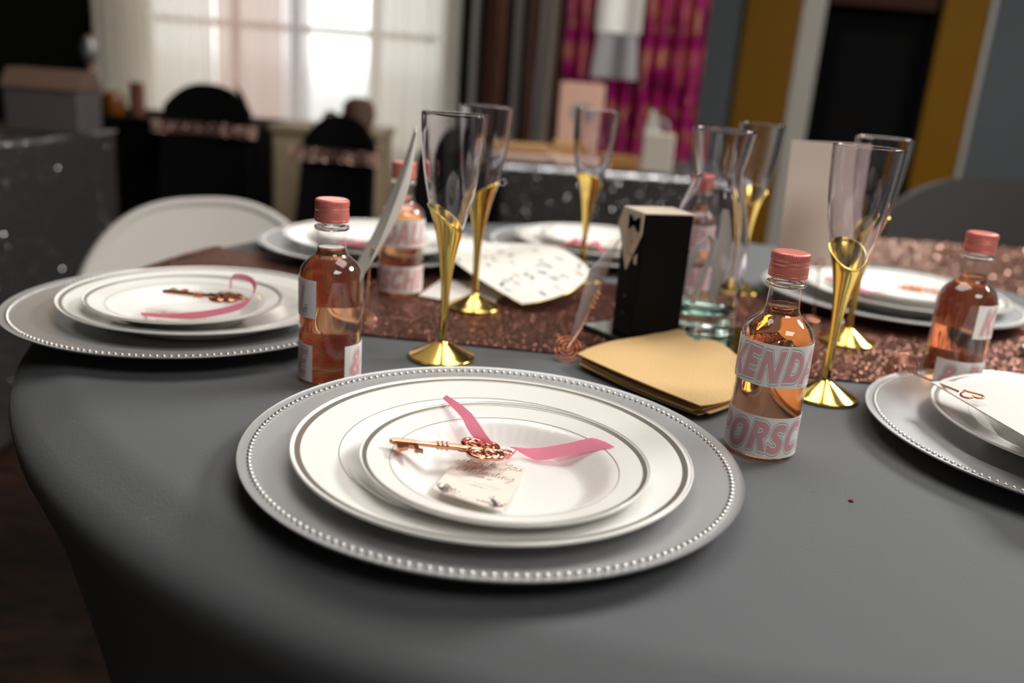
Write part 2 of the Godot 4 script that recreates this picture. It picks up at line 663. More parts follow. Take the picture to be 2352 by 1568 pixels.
func fixture(at: Vector3, size: Vector2, energy: float, label: String) -> void:
	var t := thing("ceiling_light", label, "ceiling light", at, 0.0, "flat ceiling light panels")
	var f := MB.new()
	var w := 0.04
	f.box(Vector3(0, -0.03, size.y / 2), Vector3(size.x + w, 0.06, w), 0.006)
	f.box(Vector3(0, -0.03, -size.y / 2), Vector3(size.x + w, 0.06, w), 0.006)
	f.box(Vector3(size.x / 2, -0.03, 0), Vector3(w, 0.06, size.y - w), 0.006)
	f.box(Vector3(-size.x / 2, -0.03, 0), Vector3(w, 0.06, size.y - w), 0.006)
	part("frame", f, M.lamp_metal, t)
	part("diffuser", MB.new().box(Vector3(0, -0.03, 0), Vector3(size.x - w, 0.02, size.y - w), 0.004), M.diffuser, t)
	var l := AreaLight3D.new()
	l.name = "panel_light"
	l.area_size = size - Vector2(w, w)
	l.light_energy = energy
	l.light_color = c8(255, 253, 250)
	l.area_range = 12.0
	l.shadow_enabled = true
	t.add_child(l)
	l.position = Vector3(0, -0.048, 0)
	l.rotation.x = -PI / 2

func room() -> void:
	var H := 2.75
	var BZ := -4.6
	var floor_mb := MB.new()
	struct("floor", floor_mb.box(Vector3(0, -0.06, -1.1), Vector3(7.0, 0.1, 8.0), 0.0), M.floor)
	struct("ceiling", MB.new().box(Vector3(0, H + 0.06, -1.1), Vector3(7.0, 0.12, 8.0), 0.0), M.ceiling)
	struct("wall_left", MB.new().box(Vector3(-3.35, H / 2, -1.1), Vector3(0.1, H, 7.4), 0.0), M.dark_wall)
	struct("wall_right", MB.new().box(Vector3(3.35, H / 2, -1.1), Vector3(0.1, H, 7.4), 0.0), M.grey_wall)
	struct("wall_front", MB.new().box(Vector3(0, H / 2, 2.6), Vector3(6.8, H, 0.1), 0.0), mat(c8(140, 138, 134), 0.9))
	# back wall, dark, round one wide window opening
	var b := MB.new()
	var z0 := BZ - 0.14
	wall_x(-3.3, -2.0, 0, H, z0, BZ, b)
	wall_x(-0.42, 0.80, 0, H, z0, BZ, b)
	wall_x(-2.0, -0.42, 0, 0.55, z0, BZ, b)
	wall_x(-2.0, -0.42, 2.4, H, z0, BZ, b)
	struct("wall_back", b, M.dark_wall)
	var g := MB.new()
	wall_x(0.80, 1.30, 0, H, z0, BZ, g)
	wall_x(1.97, 3.3, 0, H, z0, BZ, g)
	wall_x(1.30, 1.97, 2.1, H, z0, BZ, g)
	struct("wall_back_right", g, M.grey_wall)
	# doorway: mustard casings, pale jamb, black door leaf
	struct("trim_1", MB.new().box(Vector3(1.145, 1.12, BZ + 0.015), Vector3(0.27, 2.24, 0.03), 0.004), M.mustard)
	struct("trim_2", MB.new().box(Vector3(2.07, 1.12, BZ + 0.015), Vector3(0.22, 2.24, 0.03), 0.004), M.mustard)
	struct("trim_3", MB.new().box(Vector3(2.195, 1.2, BZ + 0.02), Vector3(0.025, 2.4, 0.04), 0.004), M.jamb)
	struct("trim_4", MB.new().box(Vector3(1.34, 1.05, BZ + 0.005), Vector3(0.115, 2.1, 0.05), 0.004), M.jamb)
	struct("trim_5", MB.new().box(Vector3(1.68, 1.52, BZ - 0.03), Vector3(0.54, 0.09, 0.03), 0.004), M.brown_paint)
	var d := Node3D.new()
	d.name = "door_1"
	d.set_meta("kind", "structure")
	add_child(d, true)
	struct("leaf", MB.new().box(Vector3(1.635, 1.05, BZ - 0.11), Vector3(0.67, 2.1, 0.045), 0.004), M.black_paint, d)
	struct("panel", MB.new().box(Vector3(1.70, 1.05, BZ - 0.083), Vector3(0.36, 0.62, 0.012), 0.005), M.black_cover, d)
	# the window: frame, mullions, rail, panes
	var w := Node3D.new()
	w.name = "window_1"
	w.set_meta("kind", "structure")
	add_child(w, true)
	var zc := BZ - 0.08
	var f := MB.new()
	wall_x(-2.0, -1.95, 0.55, 2.4, zc - 0.03, zc + 0.03, f)
	wall_x(-0.47, -0.42, 0.55, 2.4, zc - 0.03, zc + 0.03, f)
	wall_x(-1.95, -0.47, 0.55, 0.62, zc - 0.03, zc + 0.03, f)
	wall_x(-1.95, -0.47, 2.34, 2.4, zc - 0.03, zc + 0.03, f)
	struct("window_frame", f, M.white_paint, w)
	var xs := [-1.95, -1.52, -1.21, -0.80, -0.47]
	for q in [-1.52, -1.21, -0.80]:
		struct("mullion", MB.new().box(Vector3(q, 1.48, zc), Vector3(0.035, 1.72, 0.05), 0.003), M.white_paint, w)
	for q in 4:
		struct("rail", MB.new().box(Vector3((xs[q] + xs[q + 1]) / 2, 1.17, zc), Vector3(xs[q + 1] - xs[q] - 0.05, 0.03, 0.04), 0.003), M.white_paint, w)
		for r in [[0.62, 1.155], [1.185, 2.34]]:
			struct("pane", MB.new().box(Vector3((xs[q] + xs[q + 1]) / 2, (r[0] + r[1]) / 2, zc), Vector3(xs[q + 1] - xs[q] - 0.04, r[1] - r[0], 0.004), 0.0), M.clear, w)
	struct("window_sill", MB.new().box(Vector3(-1.21, 0.555, BZ + 0.02), Vector3(1.7, 0.03, 0.12), 0.004), M.white_paint, w)
	# curtains of sheer cloth on a rod
	var rod := MB.new().tube([Vector3(-2.35, 2.5, BZ + 0.12), Vector3(-0.1, 2.5, BZ + 0.12)], 0.012, 10)
	var ro := solo("curtain_rod", rod, M.black_paint, "thin dark rod across the top of the window, above the sheer curtains", "curtain rod")
	var cs := [
		[-2.12, -1.545, "sheer_cream", "wide cream sheer curtain panel at the window's dark wall side, beside the pink one", 0.18, 11],
		[-1.55, -1.225, "sheer_pink", "pink sheer curtain panel in the middle of the bright window", 0.12, 7],
		[-1.225, -1.10, "sheer_lace", "narrow greyish lace curtain bunched against the edge of the pink panel", 0.09, 4],
		[-0.80, -0.36, "sheer_cream", "cream sheer curtain panel next to the dark strip of wall and the tinsel strands", 0.14, 8],
	]
	for c in cs:
		var mb := MB.new()
		mb.sheet(c[5] * 8, 6, func(u: float, vv: float):
			var x: float = lerpf(c[0], c[1], u)
			return Vector3(x, lerpf(0.05, 2.49, vv), BZ + c[4] + 0.022 * sin(u * c[5] * TAU) + 0.008 * sin(u * 17.0 + vv * 3.0)), 0.0012)
		solo("curtain", mb, M[c[2]], c[3], "curtain")
	struct("ground", MB.new().box(Vector3(-2, -0.7, -16.0), Vector3(26, 0.2, 20), 0.0), mat(c8(150, 148, 140), 0.9))


# ---------------------------------------------------------------- the table and what covers it

func cloth_r(a: float, y: float) -> float:
	var s := pow(absf(cos(a * 2.0)), 1.5)
	return lerpf(TR - 0.004, TR - 0.13 - 0.02 * s, pow(clampf(-y / T, 0, 1), 0.75))

func table() -> void:
	var mb := MB.new()
	var prof := [Vector2(0.001, 0), Vector2(0.3, 0), Vector2(0.6, 0), Vector2(TR - 0.052, 0.0), Vector2(TR - 0.044, -0.0006), Vector2(TR - 0.036, -0.003), Vector2(TR - 0.016, -0.011), Vector2(TR - 0.008, -0.0155), Vector2(TR - 0.002, -0.022), Vector2(TR, -0.03), Vector2(TR - 0.002, -0.045)]
	for k in range(1, 13):
		prof.append(Vector2(TR - 0.002, -0.045 - (T - 0.047) * k / 12.0))
	prof.reverse()
	mb.lathe(prof, 128, func(a: float, r: float, y: float):
		return Vector2(r if y > -0.046 else cloth_r(a, y + 0.045), y), 60.0)
	solo("tablecloth", mb, M.cloth, "dark grey fitted cloth stretched over the round dining table", "tablecloth", Vector3(CX, T, CZ))
	# rose gold sequin runner, hanging over the table's edge at the left
	var o := thing("table_runner", "rose gold sequin runner lying across the dark grey table", "table runner", Vector3(0, T, 0))
	var dir := Vector2(0.998, 0.058).normalized()
	var nor := Vector2(dir.y, -dir.x)
	var p0 := Vector2(0.045, -0.8144)
	var wid := 0.335
	var x0 := -0.53
	var x1 := 0.78
	var lip := [Vector2(TR - 0.06, 0), Vector2(TR - 0.044, 0), Vector2(TR - 0.036, -0.0025), Vector2(TR - 0.016, -0.0105), Vector2(TR - 0.008, -0.0148), Vector2(TR - 0.002, -0.021), Vector2(TR, -0.0284), Vector2(TR + 0.01, -0.0284)]
	var at := func(u: float, w: float) -> Vector3:
		var q: Vector2 = p0 + dir * lerpf(x0, x1, u) + nor * (wid * w)
		var rr := q.distance_to(Vector2(CX, CZ))
		var y := 0.0014
		if rr > TR - 0.052:
			var over := rr - (TR - 0.052)
			var c := Vector2(CX, CZ)
			if over < 0.052:
				y = 0.0034 + top_at(lip, rr)
			else:
				q = c + (q - c).normalized() * (TR + 0.0045)
				y = -0.0276 - (over - 0.052)
		return Vector3(q.x, y, q.y)
	var rb := MB.new()
	rb.sheet(320, 44, func(u: float, w: float): return at.call(u, 1.0 - w), 0.0012)
	part("cloth", rb, M.runner, o)
	var seq := MB.new()
	seq.lathe([Vector2(0.00165, -0.0001), Vector2(0.0016, 0.00012), Vector2(0.0008, 0.0003), Vector2(0.00001, 0.00035)], 7)
	var sm := seq.mesh(M.sequin)
	var places := []
	var step := 0.0031
	var nu := int((x1 - x0) / step)
	var nv := int(wid / (step * 0.88))
	for j in nv:
		for i in nu:
			var u := clampf((i + 0.5 * (j % 2) + rng.randf_range(-0.15, 0.15)) / nu, 0, 1)
			var w := clampf((j + 0.5 + rng.randf_range(-0.15, 0.15)) / nv, 0, 1)
			var p: Vector3 = at.call(u, w)
			var pu: Vector3 = at.call(minf(1, u + 0.004), w) - at.call(maxf(0, u - 0.004), w)
			var pw: Vector3 = at.call(u, minf(1, w + 0.01)) - at.call(u, maxf(0, w - 0.01))
			var nn := pu.cross(pw).normalized()
			if nn.y < 0:
				nn = -nn
			var up := (nn + Vector3(rng.randfn(), rng.randfn(), rng.randfn()) * 0.17).normalized()
			var r := up.cross(Vector3.FORWARD).normalized()
			places.append(Transform3D(Basis(r, up, r.cross(up)), p + nn * 0.0009))
	scatter("sequins", sm, places, o)


# ---------------------------------------------------------------- place settings

func charger_shape() -> Array:
	return [Vector2(0.0005, 0.0032), Vector2(0.103, 0.0032), Vector2(0.108, 0.0038), Vector2(0.113, 0.0062), Vector2(0.118, 0.0092), Vector2(0.123, 0.0106), Vector2(0.14, 0.0126), Vector2(0.1535, 0.0142), Vector2(0.162, 0.0152), Vector2(0.1642, 0.0158), Vector2(0.165, 0.0164), Vector2(0.1654, 0.0158), Vector2(0.1648, 0.0148), Vector2(0.155, 0.0128), Vector2(0.123, 0.0086), Vector2(0.117, 0.0066), Vector2(0.11, 0.001), Vector2(0.107, 0.0), Vector2(0.0005, 0.0)]

func top_at(prof: Array, r: float) -> float:
	for k in prof.size() - 1:
		if prof[k].x <= r and prof[k + 1].x >= r:
			return lerpf(prof[k].y, prof[k + 1].y, (r - prof[k].x) / maxf(1e-6, prof[k + 1].x - prof[k].x))
	return prof[-1].y

func rev(a: Array) -> Array:
	var b := a.duplicate()
	b.reverse()
	return b

const DIN := [Vector2(0.0003, 0.0030), Vector2(0.074, 0.0030), Vector2(0.080, 0.0042), Vector2(0.088, 0.0100), Vector2(0.0935, 0.0142), Vector2(0.0985, 0.0160), Vector2(0.110, 0.0182), Vector2(0.1225, 0.0206), Vector2(0.1275, 0.0218)]
const SAL := [Vector2(0.0003, 0.0032), Vector2(0.046, 0.0032), Vector2(0.052, 0.0048), Vector2(0.060, 0.0118), Vector2(0.0665, 0.0172), Vector2(0.0708, 0.0188), Vector2(0.078, 0.0206), Vector2(0.0865, 0.0228), Vector2(0.0882, 0.0234)]

func smooth_prof(a: Array, times := 2) -> Array:
	for t in times:
		var b := [a[0]]
		for k in a.size() - 1:
			b.append(a[k].lerp(a[k + 1], 0.25))
			b.append(a[k].lerp(a[k + 1], 0.75))
		b.append(a[-1])
		a = b
	return a

func plate_mesh(top: Array, foot: float, rim: float, flutes: int, lo: float, hi: float) -> MB:
	var s := smooth_prof(top)
	var prof: Array = s.duplicate()
	var e: Vector2 = top[-1]
	prof.append_array([e + Vector2(rim * 0.5, 0.0008), e + Vector2(rim * 0.9, 0.0004), e + Vector2(rim, -0.0004), e + Vector2(rim * 0.7, -0.0014)])
	for k in range(top.size() - 2, 1, -1):
		prof.append(top[k] + Vector2(0.001, -0.0019))
	prof.append_array([Vector2(foot, 0.0006), Vector2(foot - 0.002, 0.0), Vector2(0.0003, 0.0)])
	var mb := MB.new()
	mb.lathe(rev(prof), 240 if flutes else 120, func(a: float, r: float, y: float):
		var q := Vector2(r, y)
		if flutes and r > lo and r < hi and y > 0.004:
			q.y += 0.0003 * absf(sin(a * flutes / 2.0)) * sin(PI * (r - lo) / (hi - lo))
		return q, 50.0)
	return mb

func band(top: Array, r0: float, r1: float, lift := 0.00022) -> MB:
	var s := smooth_prof(top)
	var p := []
	for k in 5:
		var r := lerpf(r0, r1, k / 4.0)
		p.append(Vector2(r, top_at(s, r) + lift))
	p = [p[0] - Vector2(0, 0.0003)] + p + [p[-1] - Vector2(0, 0.0003)]
	return MB.new().lathe(rev(p), 120, null, 200.0)

func make_charger(label: String, at: Vector3) -> Node3D:
	var t := thing("charger_plate", label, "charger plate", at, 0.0, "silver charger plates")
	part("tray", MB.new().lathe(rev(charger_shape()), 120, null, 70.0), M.charger, t)
	var mb := MB.new()
	for k in 181:
		var a := TAU * k / 181.0
		mb.xf = Transform3D(Basis(), Vector3(cos(a) * 0.1575, 0.01462, sin(a) * 0.1575))
		mb.lathe([Vector2(0.00195, -0.0004), Vector2(0.0018, 0.0007), Vector2(0.0011, 0.0015), Vector2(0.00001, 0.00175)], 8, null, 90.0)
	part("bead_rim", mb, M.bead, t)
	return t

func make_dinner(label: String, at: Vector3) -> Node3D:
	var t := thing("dinner_plate", label, "plate", at, 0.0, "white dinner plates on the chargers")
	part("dish", plate_mesh(DIN, 0.078, 0.0016, 0, 0, 0), M.plate, t)
	part("silver_band", band(DIN, 0.1222, 0.1256), M.silver, t)
	part("silver_line", band(DIN, 0.0982, 0.0986), M.silver, t)
	return t

func make_salad(label: String, at: Vector3) -> Node3D:
	var t := thing("salad_plate", label, "plate", at, 0.0, "small white plates stacked on the dinner plates")
	part("dish", plate_mesh(SAL, 0.049, 0.0013, 60, 0.05, 0.069), M.plate, t)
	part("silver_band", band(SAL, 0.0847, 0.0874), M.silver, t)
	part("silver_line", band(SAL, 0.0706, 0.0710), M.silver, t)
	return t

func strip(path: Array, widths: Array, th := 0.0004) -> MB:
	var cp := Curve3D.new()
	var m := path.size()
	var f := func(u: float, w: float) -> Vector3:
		var s := u * (m - 1)
		var k := mini(int(s), m - 2)
		var q := s - k
		var p: Vector3 = path[k].cubic_interpolate(path[k + 1], path[maxi(k - 1, 0)], path[mini(k + 2, m - 1)], q)
		var ww: Vector3 = widths[k].lerp(widths[k + 1], q)
		return p + ww * (w - 0.5)
	return MB.new().sheet((m - 1) * 8, 2, f, th)

# key shaped bottle opener lying flat: shaft along +x from the head at the origin, bit towards +z
func make_key(label: String, at: Vector3, turn: float, tilt := 0.0) -> Node3D:
	var t := thing("key_opener", label, "bottle opener", at, turn, "rose gold key bottle openers on the plates")
	t.rotation.z = tilt
	var sh := MB.new()
	sh.tube([Vector3(0.013, 0, 0), Vector3(0.059, 0, 0), Vector3(0.061, 0, 0)], [0.0021, 0.0021, 0.0014], 10)
	for x in [0.024, 0.0270, 0.030]:
		var ring := []
		for k in 14:
			var a := TAU * k / 14
			ring.append(Vector3(x, cos(a) * 0.0024, sin(a) * 0.0024))
		sh.tube(ring, 0.0008, 6, true)
	part("shaft", sh, M.rose, t)
	var bt := MB.new()
	bt.xf = Transform3D(Basis(Vector3(1, 0, 0), Vector3(0, 0, 1), Vector3(0, -1, 0)), Vector3.ZERO)
	bt.prism(PackedVector2Array([Vector2(0.058, 0.001), Vector2(0.058, 0.013), Vector2(0.0570, 0.0135), Vector2(0.0505, 0.0095), Vector2(0.0505, 0.007), Vector2(0.0470, 0.007), Vector2(0.0470, 0.0125), Vector2(0.0415, 0.0125), Vector2(0.0415, 0.01), Vector2(0.0440, 0.01), Vector2(0.0440, 0.001)]), -0.0012, 0.0012)
	part("bit", bt, M.rose, t)
	var hd := MB.new()
	for lobe in [[0.004, 0.0075, 0.0075], [0.004, -0.0075, 0.0075], [-0.0055, 0.006, 0.0066], [-0.0055, -0.006, 0.0066]]:
		var ring := []
		var inner := []
		for k in 20:
			var a := TAU * k / 20
			ring.append(Vector3(lobe[0] + cos(a) * lobe[2], 0, lobe[1] + sin(a) * lobe[2]))
			inner.append(Vector3(lobe[0] + cos(a) * lobe[2] * 0.5, 0.0004 * cos(a * 3), lobe[1] + sin(a) * lobe[2] * 0.5))
		hd.tube(ring, 0.00175, 8, true)
		hd.tube(inner, 0.0011, 6, true)
		var sc := []
		for k in 16:
			var a := k * 0.55
			sc.append(Vector3(lobe[0], 0.0008, lobe[1]) + Vector3(cos(a), 0, sin(a)) * lobe[2] * (0.15 + 0.05 * k))
		hd.tube(sc, 0.0008, 6)
	hd.tube([Vector3(-0.013, 0.0004, 0), Vector3(0.016, 0.0004, 0)], [0.0022, 0.0026], 8)
	hd.tube([Vector3(0.0, 0.0004, -0.013), Vector3(0.0, 0.0004, 0.013)], 0.0016, 8)
	for k in 12:
		var a := TAU * k / 12
		hd.xf = Transform3D(Basis(), Vector3(-0.0005 + cos(a) * 0.0085, 0.0018, sin(a) * 0.0085))
		hd.lathe([Vector2(0.0012, -0.0004), Vector2(0.0009, 0.0008), Vector2(0.00001, 0.0012)], 6)
	part("head", hd, M.rose, t)
	var lp := MB.new()
	var ring2 := []
	for k in 18:
		var a := TAU * k / 18
		ring2.append(Vector3(-0.0165 + cos(a) * 0.0034, 0, sin(a) * 0.0034))
	part("loop", lp.tube(ring2, 0.0009, 6, true), M.rose, t)
	return t

func add_ribbon(called: String, path: Array, widths: Array, key: Node3D) -> void:
	var inv := key.transform.affine_inverse()
	var p := []
	var w := []
	for q in path:
		p.append(inv * q)
	for q in widths:
		w.append(inv.basis * q)
	part(called, strip(p, w), M.ribbon, key)

func P(x: float, y: float, z: float) -> Vector3:
	return Vector3(x, T + y, z)

func settings() -> void:
	var where := [
		["nearest the viewer, under the readable thank you tag", -0.0071, -0.5444, 0.0, 0.017, 0.0085, 0.0455],
		["at the table's left edge, under the looping ribbon", -0.3149, -0.824, 0.010, -0.002, 0.0045, 0.0245],
		["on the right, under the white card and heart wire", 0.4594, -0.6534, 0.0135, 0.002, 0.018, 0.004],
		["in front of the white chair, behind the curved card", -0.200, -1.226, 0.0, 0.004, 0.004, 0.01],
		["farthest across the table, behind the speckled napkins", 0.114, -1.355, 0.006, 0.004, 0.006, 0.01],
		["before the dark chair with the sequin sash", 0.495, -1.142, 0.012, 0.004, 0.012, 0.008],
	]
	var ch: Node3D
	var di: Node3D
	var sa: Node3D
	for k in where.size():
		var w: Array = where[k]
		var y := 0.0028 if k in [1, 2, 3, 5] else 0.0006
		if k == 2 or k == 4:
			y = 0.0006
		var ca = "beaded silver charger, " + w[0]
		var da = "white dinner plate, " + w[0]
		var sl = "small white plate, " + w[0]
		var pc := P(w[1], y, w[2])
		var pd := P(w[1] + w[3], y + 0.0036, w[2] + w[4])
		var ps := P(w[1] + w[5], y + 0.0036 + 0.0042, w[2] + w[6])
		if k == 0:
			ch = make_charger(ca, pc)
			di = make_dinner(da, pd)
			sa = make_salad(sl, ps)
		else:
			dup(ch, "charger_plate", ca, pc, k * 0.7)
			dup(di, "dinner_plate", da, pd, k * 0.5)
			dup(sa, "salad_plate", sl, ps, k * 0.9)
	favours()

func tag_card(label: String, c: Array) -> void:
	# corners: near left, near right, far right, far left
	var tc: Material = M.tag_print
	var f := func(u: float, w: float) -> Vector3:
		var a: Vector3 = c[0].lerp(c[1], u)
		var b: Vector3 = c[3].lerp(c[2], u)
		var p := a.lerp(b, w)
		p.y -= 0.0025 * sin(PI * w)
		return p
	var o := thing("gift_tag", label, "gift tag", Vector3.ZERO, 0.0, "cream paper tags on the plates")
	var mid: Vector3 = f.call(0.5, 0.5)
	o.position = mid
	var mb := MB.new()
	mb.sheet(8, 8, func(u: float, w: float): return f.call(u, w) - mid, 0.0008)
	part("card", mb, M.tag_paper, o)
	var pr := MB.new()
	pr.grid(8, 9, func(i: int, j: int): return f.call(i / 8.0, j / 8.0) - mid + Vector3(0, 0.00062, 0))
	part("print", pr, tc, o)

func favours() -> void:
	# nearest setting
	tag_card("cream thank you tag with black floral corners on the nearest plate", [P(-0.0395, 0.0235, -0.4600), P(0.0015, 0.0235, -0.4385), P(0.0172, 0.0105, -0.5347), P(-0.030, 0.0105, -0.5440)])
	var k1 := make_key("rose gold key bottle opener with pink ribbon on the nearest plate", P(-0.0135, 0.0215, -0.5205), 0.0)
	k1.transform = Transform3D(Basis.IDENTITY, Vector3.ZERO)
	var kx := (P(-0.0705, 0.0325, -0.5030) - P(-0.0135, 0.0235, -0.5205)).normalized()
	var ky := (Vector3.UP - kx * kx.y).normalized()
	k1.transform = Transform3D(Basis(kx, ky, kx.cross(ky)), P(-0.0135, 0.0240, -0.5205))
	# the bit hangs towards the viewer on both hands of the key
	if (k1.transform.basis.z).z < 0:
		k1.transform.basis = Basis(kx, -ky, kx.cross(-ky))
	add_ribbon("ribbon", [P(-0.0030, 0.019, -0.5262), P(-0.0090, 0.022, -0.5320), P(-0.0160, 0.027, -0.5345), P(-0.0215, 0.032, -0.5400), P(-0.0262, 0.0355, -0.5475), P(-0.0335, 0.0375, -0.5580), P(-0.0440, 0.0375, -0.5755)],
		[Vector3(0.006, 0, 0.006), Vector3(0.0095, 0, 0.004), Vector3(0.0098, 0.001, 0), Vector3(0.0090, 0.002, 0), Vector3(0.007, 0.003, 0), Vector3(0.005, 0.003, -0.001), Vector3(0.0025, 0.002, -0.001)], k1)
	add_ribbon("ribbon", [P(0.0005, 0.019, -0.5268), P(0.0040, 0.0150, -0.5330), P(0.0085, 0.0170, -0.5400)], [Vector3(0.003, 0.004, 0.002), Vector3(0.001, 0.005, 0.003), Vector3(0, 0.003, 0.003)], k1)
	add_ribbon("ribbon", [P(0.0060, 0.0172, -0.5420), P(0.0214, 0.0165, -0.5370), P(0.0405, 0.0220, -0.5350), P(0.0590, 0.0285, -0.5330), P(0.0710, 0.0300, -0.5290)],
		[Vector3(-0.005, 0.001, -0.001), Vector3(-0.002, 0.0050, -0.0082), Vector3(0, 0.0052, -0.0082), Vector3(-0.003, 0.0052, -0.0082), Vector3(-0.002, 0.0006, -0.001)], k1)
	# left setting
	tag_card("cream tag with brown floral border on the plate at the table's left edge", [P(-0.3290, 0.0195, -0.7560), P(-0.2645, 0.0175, -0.7730), P(-0.2840, 0.0125, -0.8180), P(-0.3490, 0.0195, -0.7980)])
	var k2 := make_key("rose gold key bottle opener with a looping pink ribbon on the left edge plate", P(-0.272, 0.0270, -0.7900), PI - 0.05)
	k2.transform = Transform3D(Basis(Vector3.UP, PI - 0.06), P(-0.2690, 0.0385, -0.7895))
	add_ribbon("ribbon", [P(-0.2840, 0.0320, -0.8470), P(-0.2800, 0.0460, -0.8400), P(-0.2668, 0.0485, -0.8346), P(-0.2530, 0.0480, -0.8190), P(-0.2455, 0.0450, -0.8000), P(-0.2445, 0.0400, -0.7790), P(-0.2520, 0.0360, -0.7690), P(-0.2640, 0.0350, -0.7510), P(-0.2805, 0.0350, -0.7340), P(-0.3011, 0.0350, -0.7275), P(-0.3218, 0.0350, -0.7265)],
		[Vector3(0.002, 0.0025, 0), Vector3(0.002, 0.004, 0), Vector3(0.001, 0.005, 0), Vector3(0.002, 0.005, 0), Vector3(0.003, 0.005, 0), Vector3(0.003, 0.006, 0.001), Vector3(0.001, 0.007, 0.003), Vector3(0, 0.007, 0.005), Vector3(0, 0.007, 0.005), Vector3(0, 0.0045, 0.003), Vector3(0, 0.003, 0.001)], k2)
	# in front of the white chair
	var k3 := make_key("rose gold key bottle opener with pink bow on the plate before the white chair", P(-0.185, 0.0300, -1.160), 0.0)
	k3.transform = Transform3D(Basis(Vector3.UP, PI - 0.2), P(-0.190, 0.0275, -1.160))
	add_ribbon("ribbon", [P(-0.240, 0.0265, -1.125), P(-0.222, 0.034, -1.118), P(-0.202, 0.030, -1.124), P(-0.182, 0.034, -1.118), P(-0.165, 0.0265, -1.130)],
		[Vector3(0, 0.004, 0.010), Vector3(0, 0.006, 0.016), Vector3(0, 0.004, 0.012), Vector3(0, 0.006, 0.016), Vector3(0, 0.004, 0.010)], k3)
	# across the table
	var k4 := make_key("rose gold key bottle opener with a pink bow on the farthest plate", P(0.10, 0.030, -1.29), 0.0)
	k4.transform = Transform3D(Basis(Vector3.UP, 0.75), P(0.096, 0.027, -1.285))
	add_ribbon("ribbon", [P(0.060, 0.027, -1.250), P(0.080, 0.036, -1.262), P(0.094, 0.030, -1.262), P(0.110, 0.036, -1.250), P(0.120, 0.027, -1.232)],
		[Vector3(0, 0.004, 0.016), Vector3(0, 0.010, 0.016), Vector3(0, 0.006, 0.012), Vector3(0, 0.010, 0.016), Vector3(0, 0.004, 0.016)], k4)
	tag_card("cream tag lying beside the pink bow on the farthest plate", [P(0.050, 0.0275, -1.275), P(0.085, 0.0255, -1.268), P(0.093, 0.0215, -1.325), P(0.058, 0.0255, -1.332)])
	# in front of the dark chair
	var k5 := make_key("rose gold key bottle opener with pink ribbon ends on the plate before the dark chair", P(0.46, 0.03, -1.07), 0.0)
	k5.transform = Transform3D(Basis(Vector3.UP, -0.3), P(0.492, 0.0405, -1.075))
	add_ribbon("ribbon", [P(0.398, 0.0365, -1.120), P(0.402, 0.0400, -1.090), P(0.412, 0.0380, -1.068), P(0.435, 0.0360, -1.058)],
		[Vector3(0.002, 0.004, 0.003), Vector3(0.002, 0.005, 0.003), Vector3(0.001, 0.004, 0.004), Vector3(0, 0.004, 0.003)], k5)
	add_ribbon("ribbon", [P(0.440, 0.0370, -1.062), P(0.456, 0.0380, -1.064), P(0.476, 0.0370, -1.070)],
		[Vector3(0, 0.003, 0.007), Vector3(0, 0.003, 0.008), Vector3(0, 0.003, 0.006)], k5)


# ---------------------------------------------------------------- bottles and glasses

func arc_sheet(r: float, y0: float, y1: float, a0: float, a1: float, round_ := 0.0) -> MB:
	# angle 0 looks along +z, growing to the right as seen from there
	var seg := maxi(6, int((a1 - a0) / 0.09))
	var mb := MB.new()
	mb.sheet(seg, 6, func(u: float, w: float):
		var a: float = lerpf(a0, a1, u)
		return Vector3(sin(a) * r, lerpf(y0, y1, w), cos(a) * r), 0.0002)
	return mb

